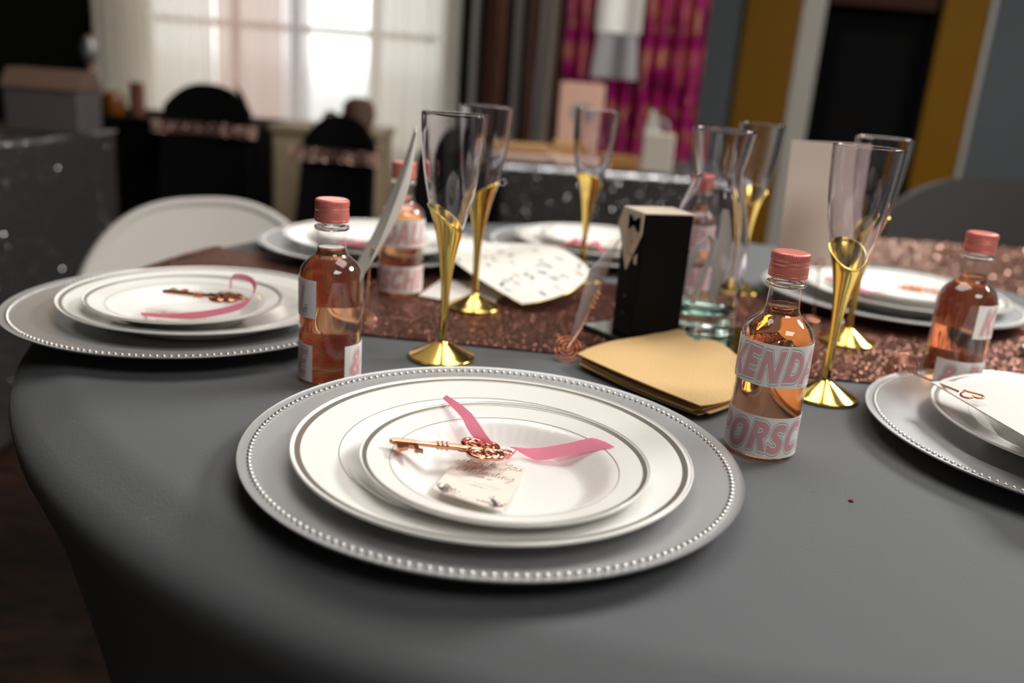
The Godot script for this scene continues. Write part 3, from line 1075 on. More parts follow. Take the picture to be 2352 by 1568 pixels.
func make_bottle(label: String, at: Vector3, turn: float) -> Node3D:
	var t := thing("wine_bottle", label, "bottle", at, turn, "small bottles of rose wine with pink lettered labels")
	var R := 0.0257
	var outer := [Vector2(0.0005, 0.0008), Vector2(0.019, 0.0006), Vector2(0.0235, 0.0012), Vector2(0.0252, 0.003), Vector2(R, 0.006), Vector2(R, 0.0868), Vector2(0.0253, 0.091), Vector2(0.0243, 0.0945), Vector2(0.0222, 0.0982), Vector2(0.0190, 0.1014), Vector2(0.0155, 0.1042), Vector2(0.0130, 0.1072), Vector2(0.0120, 0.1105), Vector2(0.0117, 0.115), Vector2(0.0114, 0.125), Vector2(0.0113, 0.135)]
	outer = smooth_prof(outer, 1)
	part("glass", MB.new().lathe(outer, 64, null, 80.0), M.bottle_glass, t)
	var ring := MB.new()
	ring.lathe([Vector2(0.0112, 0.1268), Vector2(0.0132, 0.1266), Vector2(0.0140, 0.1275), Vector2(0.0141, 0.1287), Vector2(0.0134, 0.1298), Vector2(0.0112, 0.1298)], 48, null, 80.0)
	part("neck_ring", ring, M.ring_glass, t)
	var lq := []
	for q in outer:
		if q.y < 0.1125:
			lq.append(Vector2(maxf(0.0004, q.x - 0.0009), maxf(0.0022, q.y)))
	lq.append(Vector2(0.0110, 0.1128))
	lq.append(Vector2(0.0102, 0.1124))
	lq.append(Vector2(0.0003, 0.1122))
	part("wine", MB.new().lathe(lq, 64, null, 60.0), M.wine, t)
	var cap := [Vector2(0.0114, 0.1330), Vector2(0.0134, 0.1331), Vector2(0.0138, 0.1338), Vector2(0.0137, 0.1348), Vector2(0.0134, 0.1351), Vector2(0.0138, 0.1355), Vector2(0.0138, 0.1366), Vector2(0.0135, 0.1369), Vector2(0.0137, 0.1374), Vector2(0.0136, 0.1408), Vector2(0.0132, 0.1414), Vector2(0.0131, 0.1421), Vector2(0.0136, 0.1427), Vector2(0.0136, 0.1437), Vector2(0.0132, 0.1443), Vector2(0.0131, 0.1449), Vector2(0.0135, 0.1456), Vector2(0.0136, 0.1482), Vector2(0.0134, 0.1498), Vector2(0.0127, 0.1508), Vector2(0.0115, 0.1512), Vector2(0.0105, 0.1510), Vector2(0.0002, 0.1510)]
	part("cap", MB.new().lathe(cap, 180, func(a: float, r: float, y: float):
		return Vector2(r + (0.00022 * cos(a * 60.0) if y > 0.1450 and y < 0.1500 else 0.0), y), 75.0), M.cap, t)
	var a0 := deg_to_rad(-94.0)
	var up := part("name_label", arc_sheet(R + 0.0003, 0.0572, 0.0885, a0, a0 + deg_to_rad(250)), M.label_name, t)
	var b0 := a0 - deg_to_rad(57)
	part("lower_label", arc_sheet(R + 0.0003, 0.0035, 0.0345, b0, b0 + deg_to_rad(300)), M.label_lower, t)
	return t

func bottles() -> void:
	var at := [
		["small rose wine bottle with pink capital letters, standing right of the kraft napkins", 0.1922, -0.6160, 0.0, 0.0],
		["small rose wine bottle turned to its label's gap, standing left of the nearest flute", -0.1516, -0.6988, 178.0, 0.0],
		["small rose wine bottle half hidden by the curved white card", -0.1372, -1.0086, -65.0, 0.0028],
		["small rose wine bottle on the runner, behind the plate with the white card", 0.4194, -0.8013, 118.0, 0.0005],
		["small rose wine bottle seen through the glass carafe", 0.2275, -1.1403, 30.0, 0.0028],
	]
	var first: Node3D
	for k in at.size():
		var a: Array = at[k]
		# turned so that the angle counts from the line of sight
		var face := atan2(-a[1], -a[2])
		if k == 0:
			first = make_bottle(a[0], P(a[1], 0.0004, a[2]), face)
		else:
			dup(first, "wine_bottle", a[0], P(a[1], maxf(0.0004, a[4]), a[2]), face + deg_to_rad(a[3]))

func make_flute(label: String, at: Vector3, turn: float) -> Node3D:
	var t := thing("champagne_flute", label, "champagne flute", at, turn, "clear plastic flutes with gold stems")
	var H := 0.2204
	var bowl := [Vector2(0.0004, 0.0925), Vector2(0.0035, 0.0935), Vector2(0.0056, 0.098), Vector2(0.0092, 0.110), Vector2(0.0134, 0.123), Vector2(0.0172, 0.137), Vector2(0.0208, 0.151), Vector2(0.0238, 0.166), Vector2(0.0261, 0.182), Vector2(0.0277, 0.199), Vector2(0.0286, 0.212), Vector2(0.0289, H)]
	var prof := smooth_prof(bowl, 1)
	var inner := []
	for q in prof:
		inner.append(Vector2(maxf(0.0002, q.x - 0.0011), q.y + (0.0014 if q.y < 0.1 else 0.0)))
	var mb := MB.new()
	mb.lathe(prof + [Vector2(0.0287, H + 0.0005), Vector2(0.0281, H + 0.0005)] + rev(inner), 64, null, 80.0)
	part("bowl", mb, M.plastic, t)
	var cup := [Vector2(0.0036, 0.0150), Vector2(0.0037, 0.030), Vector2(0.0037, 0.055), Vector2(0.0042, 0.066), Vector2(0.0054, 0.080), Vector2(0.0073, 0.094), Vector2(0.0098, 0.108), Vector2(0.0128, 0.1195), Vector2(0.0160, 0.130)]
	cup = smooth_prof(cup, 1)
	var out := cup.duplicate()
	out.append(Vector2(0.0156, 0.1303))
	for k in range(cup.size() - 1, 8, -1):
		out.append(Vector2(cup[k].x - 0.0006, cup[k].y + 0.0002))
	out.append(Vector2(0.0002, cup[8].y))
	var sm := MB.new()
	sm.lathe(out, 48, func(a: float, r: float, y: float):
		var k := clampf((y - 0.085) / 0.045, 0, 1)
		k = k * k
		var dy := 0.0115 * cos(a) * k
		var rr := r
		return Vector2(rr + dy * 0.30 * k, y + dy), 75.0)
	var lipr := []
	for k in 48:
		var a := TAU * k / 48.0
		lipr.append(Vector3(cos(a), 0, sin(a)) * (0.0160 + 0.00345 * cos(a)) + Vector3(0, 0.1302 + 0.0115 * cos(a), 0))
	sm.tube(lipr, 0.0007, 8, true)
	part("gold_stem", sm, M.gold, t)
	var base := [Vector2(0.0005, 0.0), Vector2(0.0300, 0.0), Vector2(0.0308, 0.0008), Vector2(0.0308, 0.0024), Vector2(0.0300, 0.0032), Vector2(0.0255, 0.0050), Vector2(0.0180, 0.0088), Vector2(0.0105, 0.0128), Vector2(0.0060, 0.0150), Vector2(0.0046, 0.0160), Vector2(0.0040, 0.0180)]
	part("base", MB.new().lathe(base, 64, null, 50.0), M.gold, t)
	return t

func flutes() -> void:
	var at := [
		["champagne flute with gold stem standing between the left bottle and the nearest plate", -0.0640, -0.7763, 0.0005, 175.0],
		["champagne flute with gold stem on the runner, just behind the one beside the curved card", -0.0461, -0.9596, 0.0028, -15.0],
		["champagne flute with gold stem rising behind the speckled white napkins", 0.0850, -1.150, 0.0028, 240.0],
		["champagne flute with gold stem behind the glass carafe", 0.3000, -1.165, 0.0005, 60.0],
		["champagne flute with gold stem standing right behind the bottle by the kraft napkins", 0.2832, -0.7498, 0.0005, 96.0],
		["champagne flute with gold stem on the runner in front of the blank menu card", 0.3684, -0.9369, 0.0028, 10.0],
	]
	var first: Node3D
	for k in at.size():
		var a: Array = at[k]
		if k == 0:
			first = make_flute(a[0], P(a[1], a[3], a[2]), deg_to_rad(a[4]))
		else:
			dup(first, "champagne_flute", a[0], P(a[1], a[3], a[2]), deg_to_rad(a[4]))


# ---------------------------------------------------------------- the middle of the table

func spiral(r: float, wire: float, turns := 4.0) -> Array:
	var pts := []
	var m := int(turns * 22)
	for k in m + 1:
		var a := TAU * turns * k / m
		pts.append(Vector3(cos(a), 0, sin(a)) * lerpf(0.0025, r, float(k) / m) + Vector3(0, wire, 0))
	return pts

func centre() -> void:
	# square mirror under the favour box and the carafe
	var a := Vector2(0.6, 0.8)
	var mp := Vector2(0.0735, -0.9050) + (a + Vector2(0.8, -0.6)) * 0.08
	var mi := thing("mirror_tile", "square mirror tile under the black tuxedo box and the glass carafe", "mirror", P(mp.x, 0.0026, mp.y), -atan2(0.8, 0.6))
	part("glass_edge", MB.new().box(Vector3(0, 0.0028, 0), Vector3(0.16, 0.005, 0.16), 0.0008), M.mirror_edge, mi)
	part("silvered_face", MB.new().box(Vector3(0, 0.0055, 0), Vector3(0.1585, 0.0012, 0.1585), 0.0004), M.mirror, mi)
	var my := 0.0026 + 0.0063
	# favour box dressed as a tuxedo
	var bx := thing("tuxedo_box", "black favour box dressed as a tuxedo with cream shirt and bow tie", "favour box", Vector3.ZERO)
	var fl := Vector2(-0.346, -0.938)
	var fr := Vector2(0.938, -0.346)
	var cc := Vector2(0.120, -0.858)
	bx.position = P(cc.x, my, cc.y)
	var bs := Basis(Vector3(fr.x, 0, fr.y), Vector3.UP, Vector3(-fl.x, 0, -fl.y))   # x along the wide side, z out of... the shirt side is -x
	bx.basis = bs
	var h := 0.128
	part("body", MB.new().box(Vector3(0.0275, h / 2 - 0.0005, -0.0225), Vector3(0.055, h - 0.001, 0.045), 0.0012), M.black_card, bx)
	part("top_flap", MB.new().box(Vector3(0.0275, h, -0.0225), Vector3(0.0556, 0.0016, 0.0456), 0.0004), M.cream, bx)
	# the shirt front hangs on the narrow side, bent over the top
	var face := Transform3D(Basis(Vector3(0, 0, 1), Vector3.UP, Vector3(-1, 0, 0)), Vector3(-0.0002, 0, -0.0225))
	var s := MB.new()
	s.xf = face
	s.prism(PackedVector2Array([Vector2(-0.0215, h + 0.0006), Vector2(0.0222, h + 0.0006), Vector2(0.0212, h - 0.022), Vector2(-0.004, h - 0.062), Vector2(-0.0310, h - 0.018)]), 0.0, 0.0009)
	part("shirt", s, M.cream, bx)
	var pl := MB.new()
	pl.xf = face
	for k in 3:
		pl.box(Vector3(-0.008 + k * 0.004, h - 0.025, 0.001), Vector3(0.0007, 0.046 - k * 0.004, 0.0005), 0.0001)
	part("pleats", pl, mat(c8(196, 180, 160), 0.8), bx)
	var bt := MB.new()
	bt.xf = face
	bt.prism(PackedVector2Array([Vector2(-0.004, h - 0.005), Vector2(0.003, h - 0.0095), Vector2(0.009, h - 0.0095), Vector2(0.0165, h - 0.005), Vector2(0.0165, h - 0.019), Vector2(0.009, h - 0.0145), Vector2(0.003, h - 0.0145), Vector2(-0.004, h - 0.019)]), 0.0009, 0.0032)
	part("bow_tie", bt, M.black_paint, bx)
	for y in [0.031, 0.044]:
		var bu := MB.new()
		bu.xf = face * Transform3D(Basis(Vector3.RIGHT, PI / 2), Vector3(0.004, h - y, 0.001))
		bu.lathe([Vector2(0.0016, 0), Vector2(0.0014, 0.0008), Vector2(0.0001, 0.001)], 14)
		part("button", bu, mat(c8(168, 152, 134), 0.5), bx)
	var hk := MB.new()
	hk.xf = face
	hk.prism(PackedVector2Array([Vector2(0.010, h - 0.046), Vector2(0.0165, h - 0.041), Vector2(0.0165, h - 0.052), Vector2(0.012, h - 0.052)]), 0.0, 0.0006)
	part("pocket_square", hk, M.cream, bx)
	for y in [0.022, 0.040]:
		var bu := MB.new()
		bu.xf = face * Transform3D(Basis(Vector3.RIGHT, PI / 2), Vector3(0.0, y, 0.0))
		bu.lathe([Vector2(0.0017, 0), Vector2(0.0015, 0.0008), Vector2(0.0001, 0.001)], 14)
		part("button", bu, mat(c8(52, 50, 48), 0.4), bx)
	# carafe
	var ca := thing("carafe", "waisted clear glass carafe with a thick ribbed base behind the tuxedo box", "carafe", P(0.200, my, -0.925))
	var wall := [Vector2(0.0405, 0.033), Vector2(0.0410, 0.050), Vector2(0.0412, 0.085), Vector2(0.0400, 0.105), Vector2(0.0362, 0.125), Vector2(0.0300, 0.143), Vector2(0.0255, 0.154), Vector2(0.0242, 0.161), Vector2(0.0250, 0.168), Vector2(0.0278, 0.182), Vector2(0.0305, 0.198), Vector2(0.0325, 0.2105)]
	wall = smooth_prof(wall, 1)
	var inn := []
	for q in wall:
		inn.append(Vector2(q.x - 0.0016, q.y))
	part("wall", MB.new().lathe(wall + [Vector2(0.0317, 0.2112)] + rev(inn), 72, null, 80.0), M.plastic, ca)
	var cb := [Vector2(0.0005, 0.0), Vector2(0.036, 0.0), Vector2(0.0395, 0.002), Vector2(0.0405, 0.006), Vector2(0.0392, 0.0095), Vector2(0.0405, 0.013), Vector2(0.0392, 0.0165), Vector2(0.0405, 0.020), Vector2(0.0394, 0.0235), Vector2(0.0406, 0.027), Vector2(0.0405, 0.033), Vector2(0.0388, 0.0335), Vector2(0.036, 0.026), Vector2(0.028, 0.021), Vector2(0.0005, 0.019)]
	part("thick_base", MB.new().lathe(cb, 72, null, 60.0), M.thick_glass, ca)
	# white paper band standing in the carafe
	var pb := strip([Vector3(0.010, 0.030, 0.004), Vector3(0.014, 0.070, 0.006), Vector3(0.015, 0.100, 0.004), Vector3(0.012, 0.130, 0.002)], [Vector3(0.003, 0, 0.004), Vector3(0.016, 0, 0.006), Vector3(0.013, 0, 0.006), Vector3(0.005, 0, 0.004)], 0.0006)
	solo("paper_slip", pb, M.slip, "twisted white paper slip standing inside the glass carafe", "paper slip", P(0.200, my, -0.925))
	var pb2 := strip([Vector3(-0.026, 0.026, 0.010), Vector3(-0.018, 0.075, 0.006), Vector3(-0.004, 0.100, 0.002), Vector3(0.004, 0.085, 0.0), Vector3(-0.008, 0.026, -0.004)], [Vector3(0.004, 0, 0.008), Vector3(0.008, 0, 0.004), Vector3(0.003, 0.004, 0.006), Vector3(0.004, 0, 0.006), Vector3(0.006, 0, 0.004)], 0.0006)
	solo("paper_slip", pb2, M.slip, "looped white paper strip bent over inside the glass carafe", "paper slip", P(0.200, my, -0.925))
	# kraft napkins: a loose stack whose upper sheets lie askew
	var corner := [Vector3(0.0615, 0.0, -0.780), Vector3(0.155, 0, -0.664), Vector3(0.238, 0, -0.762), Vector3(0.1655, 0, -0.8815)]
	var mid := Vector3(0.152, 0, -0.772)
	var lay := [[0.0, 0.0042], [0.09, 0.0058], [-0.05, 0.0074], [0.03, 0.0090], [0.0, 0.0108]]
	for k in lay.size():
		var turn: float = lay[k][0]
		var y: float = lay[k][1]
		var nb := MB.new()
		nb.sheet(26, 26, func(u: float, w: float):
			var p: Vector3 = corner[0].lerp(corner[1], u).lerp(corner[3].lerp(corner[2], u), w)
			var bu: float = sin(PI * u)
			var bw: float = sin(PI * w)
			p += (p - mid) * (0.10 * (bu * absf(w - 0.5) + bw * absf(u - 0.5)) * 2.0 - 0.0)
			p = mid + (p - mid).rotated(Vector3.UP, turn) * (1.0 if k == 4 else 0.97)
			var edge := 1.0 - bu * bw
			p.y = y + (0.004 * edge * (0.5 + 0.5 * sin(3.0 * u + 5.0 * w)) if k == 4 else 0.0)
			p.y += 0.007 * pow(maxf(0, w - 0.5) * 2.0, 2.0) * absf(sin(u * 8.0 + 1.2)) if k == 4 else 0.0
			if k < 2:
				p.y = y
			return p - mid, 0.0012)
		var lb: String = ["bottom kraft napkin of the brown stack, flat on the table", "second kraft napkin from the bottom, turned a little out of the stack", "middle kraft napkin of the brown stack, between bottle and wire holder", "kraft napkin just under the top one of the brown stack", "top kraft brown napkin with wavy edges, in front of the tuxedo box"][k]
		solo("kraft_napkin", nb, M.kraft, lb, "napkin", P(mid.x, 0.0, mid.z), 0.0, "kraft napkins stacked before the tuxedo box")
	# white speckled napkins with gilt edges
	var wn := [Vector3(-0.1060, 0.033, -1.140), Vector3(0.0114, 0.0060, -0.948), Vector3(0.0884, 0.030, -1.0715), Vector3(-0.0652, 0.032, -1.201)]
	var wmid := Vector3(-0.02, 0, -1.09)
	var fold := func(u: float, w: float, lift: float) -> Vector3:
		var p: Vector3 = wn[0].lerp(wn[1], u).lerp(wn[3].lerp(wn[2], u), w)
		var out := Vector3(p.x - wmid.x, 0, p.z - wmid.z)
		p += out * (sin(PI * u) * (0.24 * maxf(0, 1.0 - 2.0 * w) + 0.14 * maxf(0, 2.0 * w - 1.0)) + sin(PI * w) * (0.22 * maxf(0, 2.0 * u - 1.0) + 0.1 * maxf(0, 1.0 - 2.0 * u)) - 0.10 * u * u * (1.0 - w) * (1.0 - w))
		p.y += 0.012 * sin(PI * u) * w - 0.006 * sin(TAU * u) * w + lift
		p.y = maxf(p.y, 0.005 + lift)
		return p - wmid
	for k in 2:
		var lb: String = ["white napkin with grey blue speckles and gilt edge lying on the runner, upper one", "white napkin under the speckled one, one plain corner sticking out at the left"][k]
		var o := thing("speckled_napkin", lb, "napkin", P(wmid.x, 0, wmid.z), 0.0, "white napkins on the runner")
		var mb := MB.new()
		var rim := []
		if k == 0:
			mb.sheet(24, 18, func(u: float, w: float): return fold.call(u, w, 0.004), 0.0012)
			for q in 24:
				rim.append(fold.call(q / 24.0, 0.0, 0.004))
			for q in 18:
				rim.append(fold.call(1.0, q / 18.0, 0.004))
			for q in 24:
				rim.append(fold.call(1.0 - q / 24.0, 1.0, 0.004))
			for q in 18:
				rim.append(fold.call(0.0, 1.0 - q / 18.0, 0.004))
			part("sheet", mb, M.napkin_print, o)
		else:
			var q4 := [Vector3(-0.1127, 0.0042, -0.9880), Vector3(-0.0300, 0.0042, -0.955), Vector3(0.0, 0.0042, -1.08), Vector3(-0.0950, 0.0042, -1.08)]
			var fl4 := func(u: float, w: float) -> Vector3: return q4[0].lerp(q4[1], u).lerp(q4[3].lerp(q4[2], u), w) - wmid
			mb.sheet(8, 8, fl4, 0.0010)
			for q in 4:
				rim.append(q4[q] - wmid)
			part("sheet", mb, M.white_paper, o)
		part("gilt_edge", MB.new().tube(rim, 0.0007, 5, true), M.gold, o)
	# rose gold wire holders and their cards
	var h1 := thing("wire_holder", "rose gold spiral wire holder behind the left bottle, clipping the curved card", "card holder", P(-0.148, 0.0028, -0.834), 0.0, "rose gold wire card holders")
	var s1 := MB.new()
	s1.xf = Transform3D(Basis(Vector3.RIGHT, deg_to_rad(52)), Vector3(0, 0.0100, 0))
	part("spiral_base", s1.tube(spiral(0.0125, 0.0, 3.2), 0.0007, 7), M.rose, h1)
	part("wire", MB.new().tube([Vector3(0.0005, 0.0095, 0), Vector3(0.003, 0.03, -0.002), Vector3(0.004, 0.060, 0), Vector3(0.0065, 0.074, 0)], 0.0009, 7), M.rose, h1)
	var lp := []
	for k in 14:
		var an := TAU * k / 14
		lp.append(Vector3(0.0065 + 0.002 * cos(an), 0.078 + 0.007 * sin(an), 0.004 * cos(an)))
	part("clip", MB.new().tube(lp, 0.0009, 6, true), M.rose, h1)
	var cd := MB.new()
	var card := func(u: float, w: float) -> Vector3:
		var p := Vector3(-0.1478, 0.0540, -0.780).lerp(Vector3(-0.0975, 0.2020, -0.780), w)
		p += Vector3(p.x, 0, p.z).normalized() * (u * 0.11)
		p.x += 0.020 * sin(PI * w) * sin(PI * (0.15 + 0.7 * u)) - 0.004 * sin(PI * w)
		return p
	cd.sheet(12, 16, func(u: float, w: float): return card.call(u, w) - Vector3(-0.148, 0.0540, -0.834), 0.0008)
	solo("table_card", cd, M.white_paper, "curved white table card seen edge on, leaning behind the left bottle", "card", P(-0.148, 0.0540, -0.834))
	var h2 := thing("wire_holder", "rose gold spiral wire holder beside the kraft napkins, clipping a clear card", "card holder", P(0.0527, 0.0006, -0.8018), 0.0, "rose gold wire card holders")
	var s2 := MB.new()
	s2.xf = Transform3D(Basis(Vector3.RIGHT, deg_to_rad(48)), Vector3(0, 0.0105, 0))
	part("spiral_base", s2.tube(spiral(0.0150, 0.0, 3.4), 0.0007, 7), M.copper, h2)
	part("wire", MB.new().tube([Vector3(0.0005, 0.0105, 0.0), Vector3(0.006, 0.018, -0.006), Vector3(0.013, 0.028, -0.014), Vector3(0.0215, 0.048, -0.024)], 0.0010, 7), M.rose, h2)
	var tw := []
	for k in 30:
		var an := k * 0.9
		var q := Vector3(0.0215, 0.046, -0.024).lerp(Vector3(0.029, 0.064, -0.028), k / 29.0)
		tw.append(q + Vector3(cos(an), 0.3 * cos(an), sin(an)) * 0.0022)
	part("clip", MB.new().tube(tw, 0.0009, 6), M.rose, h2)
	var ac := MB.new()
	var acp := [Vector3(0.0541, 0.0050, -0.815), Vector3(0.0790, 0.0380, -0.870), Vector3(0.1010, 0.1110, -0.870), Vector3(0.0680, 0.0860, -0.815)]
	ac.sheet(6, 6, func(u: float, w: float): return acp[0].lerp(acp[1], u).lerp(acp[3].lerp(acp[2], u), w) - acp[0], 0.0012)
	solo("clear_card", ac, M.vellum, "see through grey card leaning in the wire holder before the tuxedo box", "card", P(acp[0].x, acp[0].y, acp[0].z))
	var h3 := thing("wire_holder", "rose gold wire holder tipped against the right charger, heart end on the card", "card holder", P(0.3700, 0.020, -0.797), 0.0, "rose gold wire card holders")
	var sp := MB.new()
	sp.xf = Transform3D(Basis(Vector3(1, 0, 0.1).normalized(), deg_to_rad(78)), Vector3(0, -0.001, 0))
	sp.tube(spiral(0.0155, 0.0, 4.5), 0.0009, 7)
	part("spiral_base", sp, M.rose, h3)
	var ht := P(0.3490, 0.0455, -0.650) - h3.position
	part("wire", MB.new().tube([Vector3(0, 0, 0), Vector3(-0.004, 0.004, 0.03), ht.lerp(Vector3.ZERO, 0.3) + Vector3(0, 0.0005, 0), ht + Vector3(0, 0.0014, 0)], 0.0009, 7), M.rose, h3)
	var he := []
	for k in 28:
		var an := TAU * k / 28
		var hx := 16.0 * pow(sin(an), 3)
		var hy := 13.0 * cos(an) - 5.0 * cos(2 * an) - 2.0 * cos(3 * an) - cos(4 * an)
		he.append(ht + Vector3(hx * 0.00052 + 0.005, 0.0024 + hx * 0.00003, 0.0095 + hy * 0.00062))
	part("heart_clip", MB.new().tube(he, 0.0008, 6, true), M.copper, h3)
	var wc := MB.new()
	var w0 := Vector3(0.3492, 0.0385, -0.696)
	wc.sheet(8, 10, func(u: float, w: float):
		return w0 + Vector3(0.127 * u + 0.010 * (1.0 - w), 0.006 * u + 0.0085 * (1.0 - w), 0.178 * (1.0 - w) + 0.008 * u) - w0 + Vector3(0, 0.003 * sin(PI * u), 0), 0.0009)
	solo("place_card", wc, M.white_paper, "white card lying across the plates at the right, under the heart wire", "card", P(w0.x, w0.y, w0.z))
	var h4 := thing("wire_holder", "rose gold spiral wire holder on the runner, holding up the tall blank menu card", "card holder", P(0.3560, 0.0028, -1.0250), 0.0, "rose gold wire card holders")
	part("spiral_base", MB.new().tube(spiral(0.0135, 0.001, 4.0), 0.0009, 7), M.rose, h4)
	part("wire", MB.new().tube([Vector3(0.0025, 0.001, 0), Vector3(0.004, 0.03, -0.008), Vector3(0.0065, 0.060, -0.020)], 0.0008, 6), M.rose, h4)
	var lp4 := []
	for k in 14:
		var an := TAU * k / 14
		lp4.append(Vector3(0.0065 + 0.004 * cos(an), 0.064 + 0.008 * sin(an), -0.021 + 0.003 * sin(an)))
	part("clip", MB.new().tube(lp4, 0.0008, 6, true), M.copper, h4)
	var mc := MB.new()
	mc.box(Vector3(0.0, 0.0735, 0.0), Vector3(0.094, 0.147, 0.0010), 0.0003)
	var mo := solo("menu_card", mc, mat(c8(242, 226, 214), 0.75), "tall blank pinkish white menu card standing behind the right flutes", "menu card", P(0.3585, 0.0625, -1.052))
	mo.rotation = Vector3(-0.06, 0.05, 0.02)
	# loose beads, confetti, lint
	var beads := [
		["round white pearl bead on the runner at the foot of the gold flute", 0.3789, 0.0028, -0.9976, 0.0062, M.pearl],
		["brown copper bead on the runner beneath the charger before the dark chair", 0.352, 0.0028, -1.070, 0.0058, M.copper],
		["silvery bead on the runner at the right edge of the picture", 0.5660, 0.0028, -0.9391, 0.0065, M.silver_sequin],
	]
	for b in beads:
		var pm := MB.new()
		var pf := []
		for k in 15:
			var an := -PI / 2 + PI * k / 14
			pf.append(Vector2(maxf(0.00002, cos(an) * b[4]), b[4] + sin(an) * b[4]))
		solo("bead", pm.lathe(pf, 28), b[5], b[0], "bead", P(b[1], b[2], b[3]))
	var cr := []
	for k in 16:
		var an := TAU * k / 16
		cr.append(Vector3(cos(an) * 0.0012, 0.0004, sin(an) * 0.0012))
	solo("sequin", MB.new().tube(cr, 0.0006, 6, true), mat(c8(110, 50, 36), 0.3, 0.7), "single loose copper sequin on the grey cloth near the bottle", "sequin", P(0.2348, 0.0002, -0.537))
	var lint := [[-0.3027, -0.5674, "pale fleck of lint nearest the table's left edge"], [-0.2558, -0.5763, "pale thread of lint between the left edge and the nearest charger"], [-0.1989, -0.4421, "pale fleck of lint below left of the nearest charger"], [0.2753, -0.5575, "pale fleck of lint between the loose sequin and the right charger"], [0.213, -0.5468, "pale fleck of lint just left of the loose sequin"]]
	for q in lint:
		var a0 := rng.randf() * TAU
		var l := rng.randf_range(0.0006, 0.0014)
		var d := Vector3(cos(a0), 0, sin(a0)) * l
		solo("lint", MB.new().tube([-d + Vector3(0, 0.0004, 0), Vector3(d.z, 0.0006, -d.x) * 0.3 + Vector3(0, 0.0002, 0), d + Vector3(0, 0.0004, 0)], 0.00016, 5), mat(c8(150, 150, 146), 0.9), q[2], "lint", P(q[0], 0.0002, q[1]), 0.0, "lint flecks on the tablecloth")


# ---------------------------------------------------------------- chairs and the rest of the room

func covered_chair(called: String, label: String, at: Vector3, turn: float, w: float, top: float, m: Material, group := "") -> Node3D:
	# a stretch cover from the rounded back down to four feet; the back faces -z
	var t := thing(called, label, "chair", at, turn, group)
	var b := MB.new()
	b.sheet(20, 20, func(u: float, v: float):
		var x: float = (u - 0.5)
		var rise := top - 0.085 * pow(absf(2.0 * x), 2.6)
		var y: float = lerpf(0.40, rise, v)
		var ww: float = w * (1.0 - 0.10 * v)
		return Vector3(x * ww, y, -0.20 - 0.08 * v + 0.14 * x * x), 0.035)
	part("back", b, m, t)
	part("seat", MB.new().box(Vector3(0, 0.44, 0.0), Vector3(w, 0.07, 0.42), 0.025), m, t)
	var sk := MB.new()
	sk.grid(48, 8, func(i: int, j: int):
		var a := TAU * i / 48.0
		var y := 0.41 * j / 7.0
		var c := Vector2(signf(cos(a)) * pow(absf(cos(a)), 0.35), signf(sin(a)) * pow(absf(sin(a)), 0.35))
		var k := 0.90 + 0.08 * y
		return Vector3(c.x * w * 0.5 * k, y, c.y * 0.21 * k), true)
	part("skirt", sk, m, t)
	return t

func sash(label: String, at: Vector3, turn: float, w: float, y0: float, y1: float, top: float, n: int, m: Material, sm: Material, front: bool) -> void:
	var t := thing("chair_sash", label, "chair sash", at, turn, "rose gold sequin sashes on the chairs")
	var pos := func(u: float, v: float, off: float) -> Vector3:
		var y := lerpf(y0, y1, v)
		var bv := (y - 0.40) / (top - 0.40)
		var ww := w * (1.0 - 0.10 * bv) + 0.05
		var a := TAU * u
		var x := cos(a)
		var z := sin(a)
		var px := signf(x) * pow(absf(x), 0.5) * ww * 0.5
		return Vector3(px * (1.0 + off), y, -0.20 - 0.08 * bv + 0.14 * pow(px / ww, 2.0) + signf(z) * pow(absf(z), 0.5) * (0.036 + off * 0.1))
	var b := MB.new()
	b.grid(64, 6, func(i: int, j: int): return pos.call(i / 64.0, j / 5.0, 0.0), true, true)
	part("band", b, m, t)
	var sq := MB.new()
	sq.lathe([Vector2(0.0032, -0.0002), Vector2(0.0030, 0.0003), Vector2(0.00001, 0.0007)], 6)
	var places := []
	for k in n:
		var u := rng.randf_range(0.02, 0.48) if front else rng.randf_range(0.52, 0.98)
		var v := rng.randf()
		var p: Vector3 = pos.call(u, v, 0.008)
		var nn := Vector3(0, 0.15, 1 if front else -1)
		var up := (nn + Vector3(rng.randfn(), rng.randfn(), rng.randfn()) * 0.28).normalized()
		var r := up.cross(Vector3.UP).normalized()
		places.append(Transform3D(Basis(r, up, r.cross(up)), p + nn * 0.004))
	scatter("sequins", sq.mesh(sm), places, t)

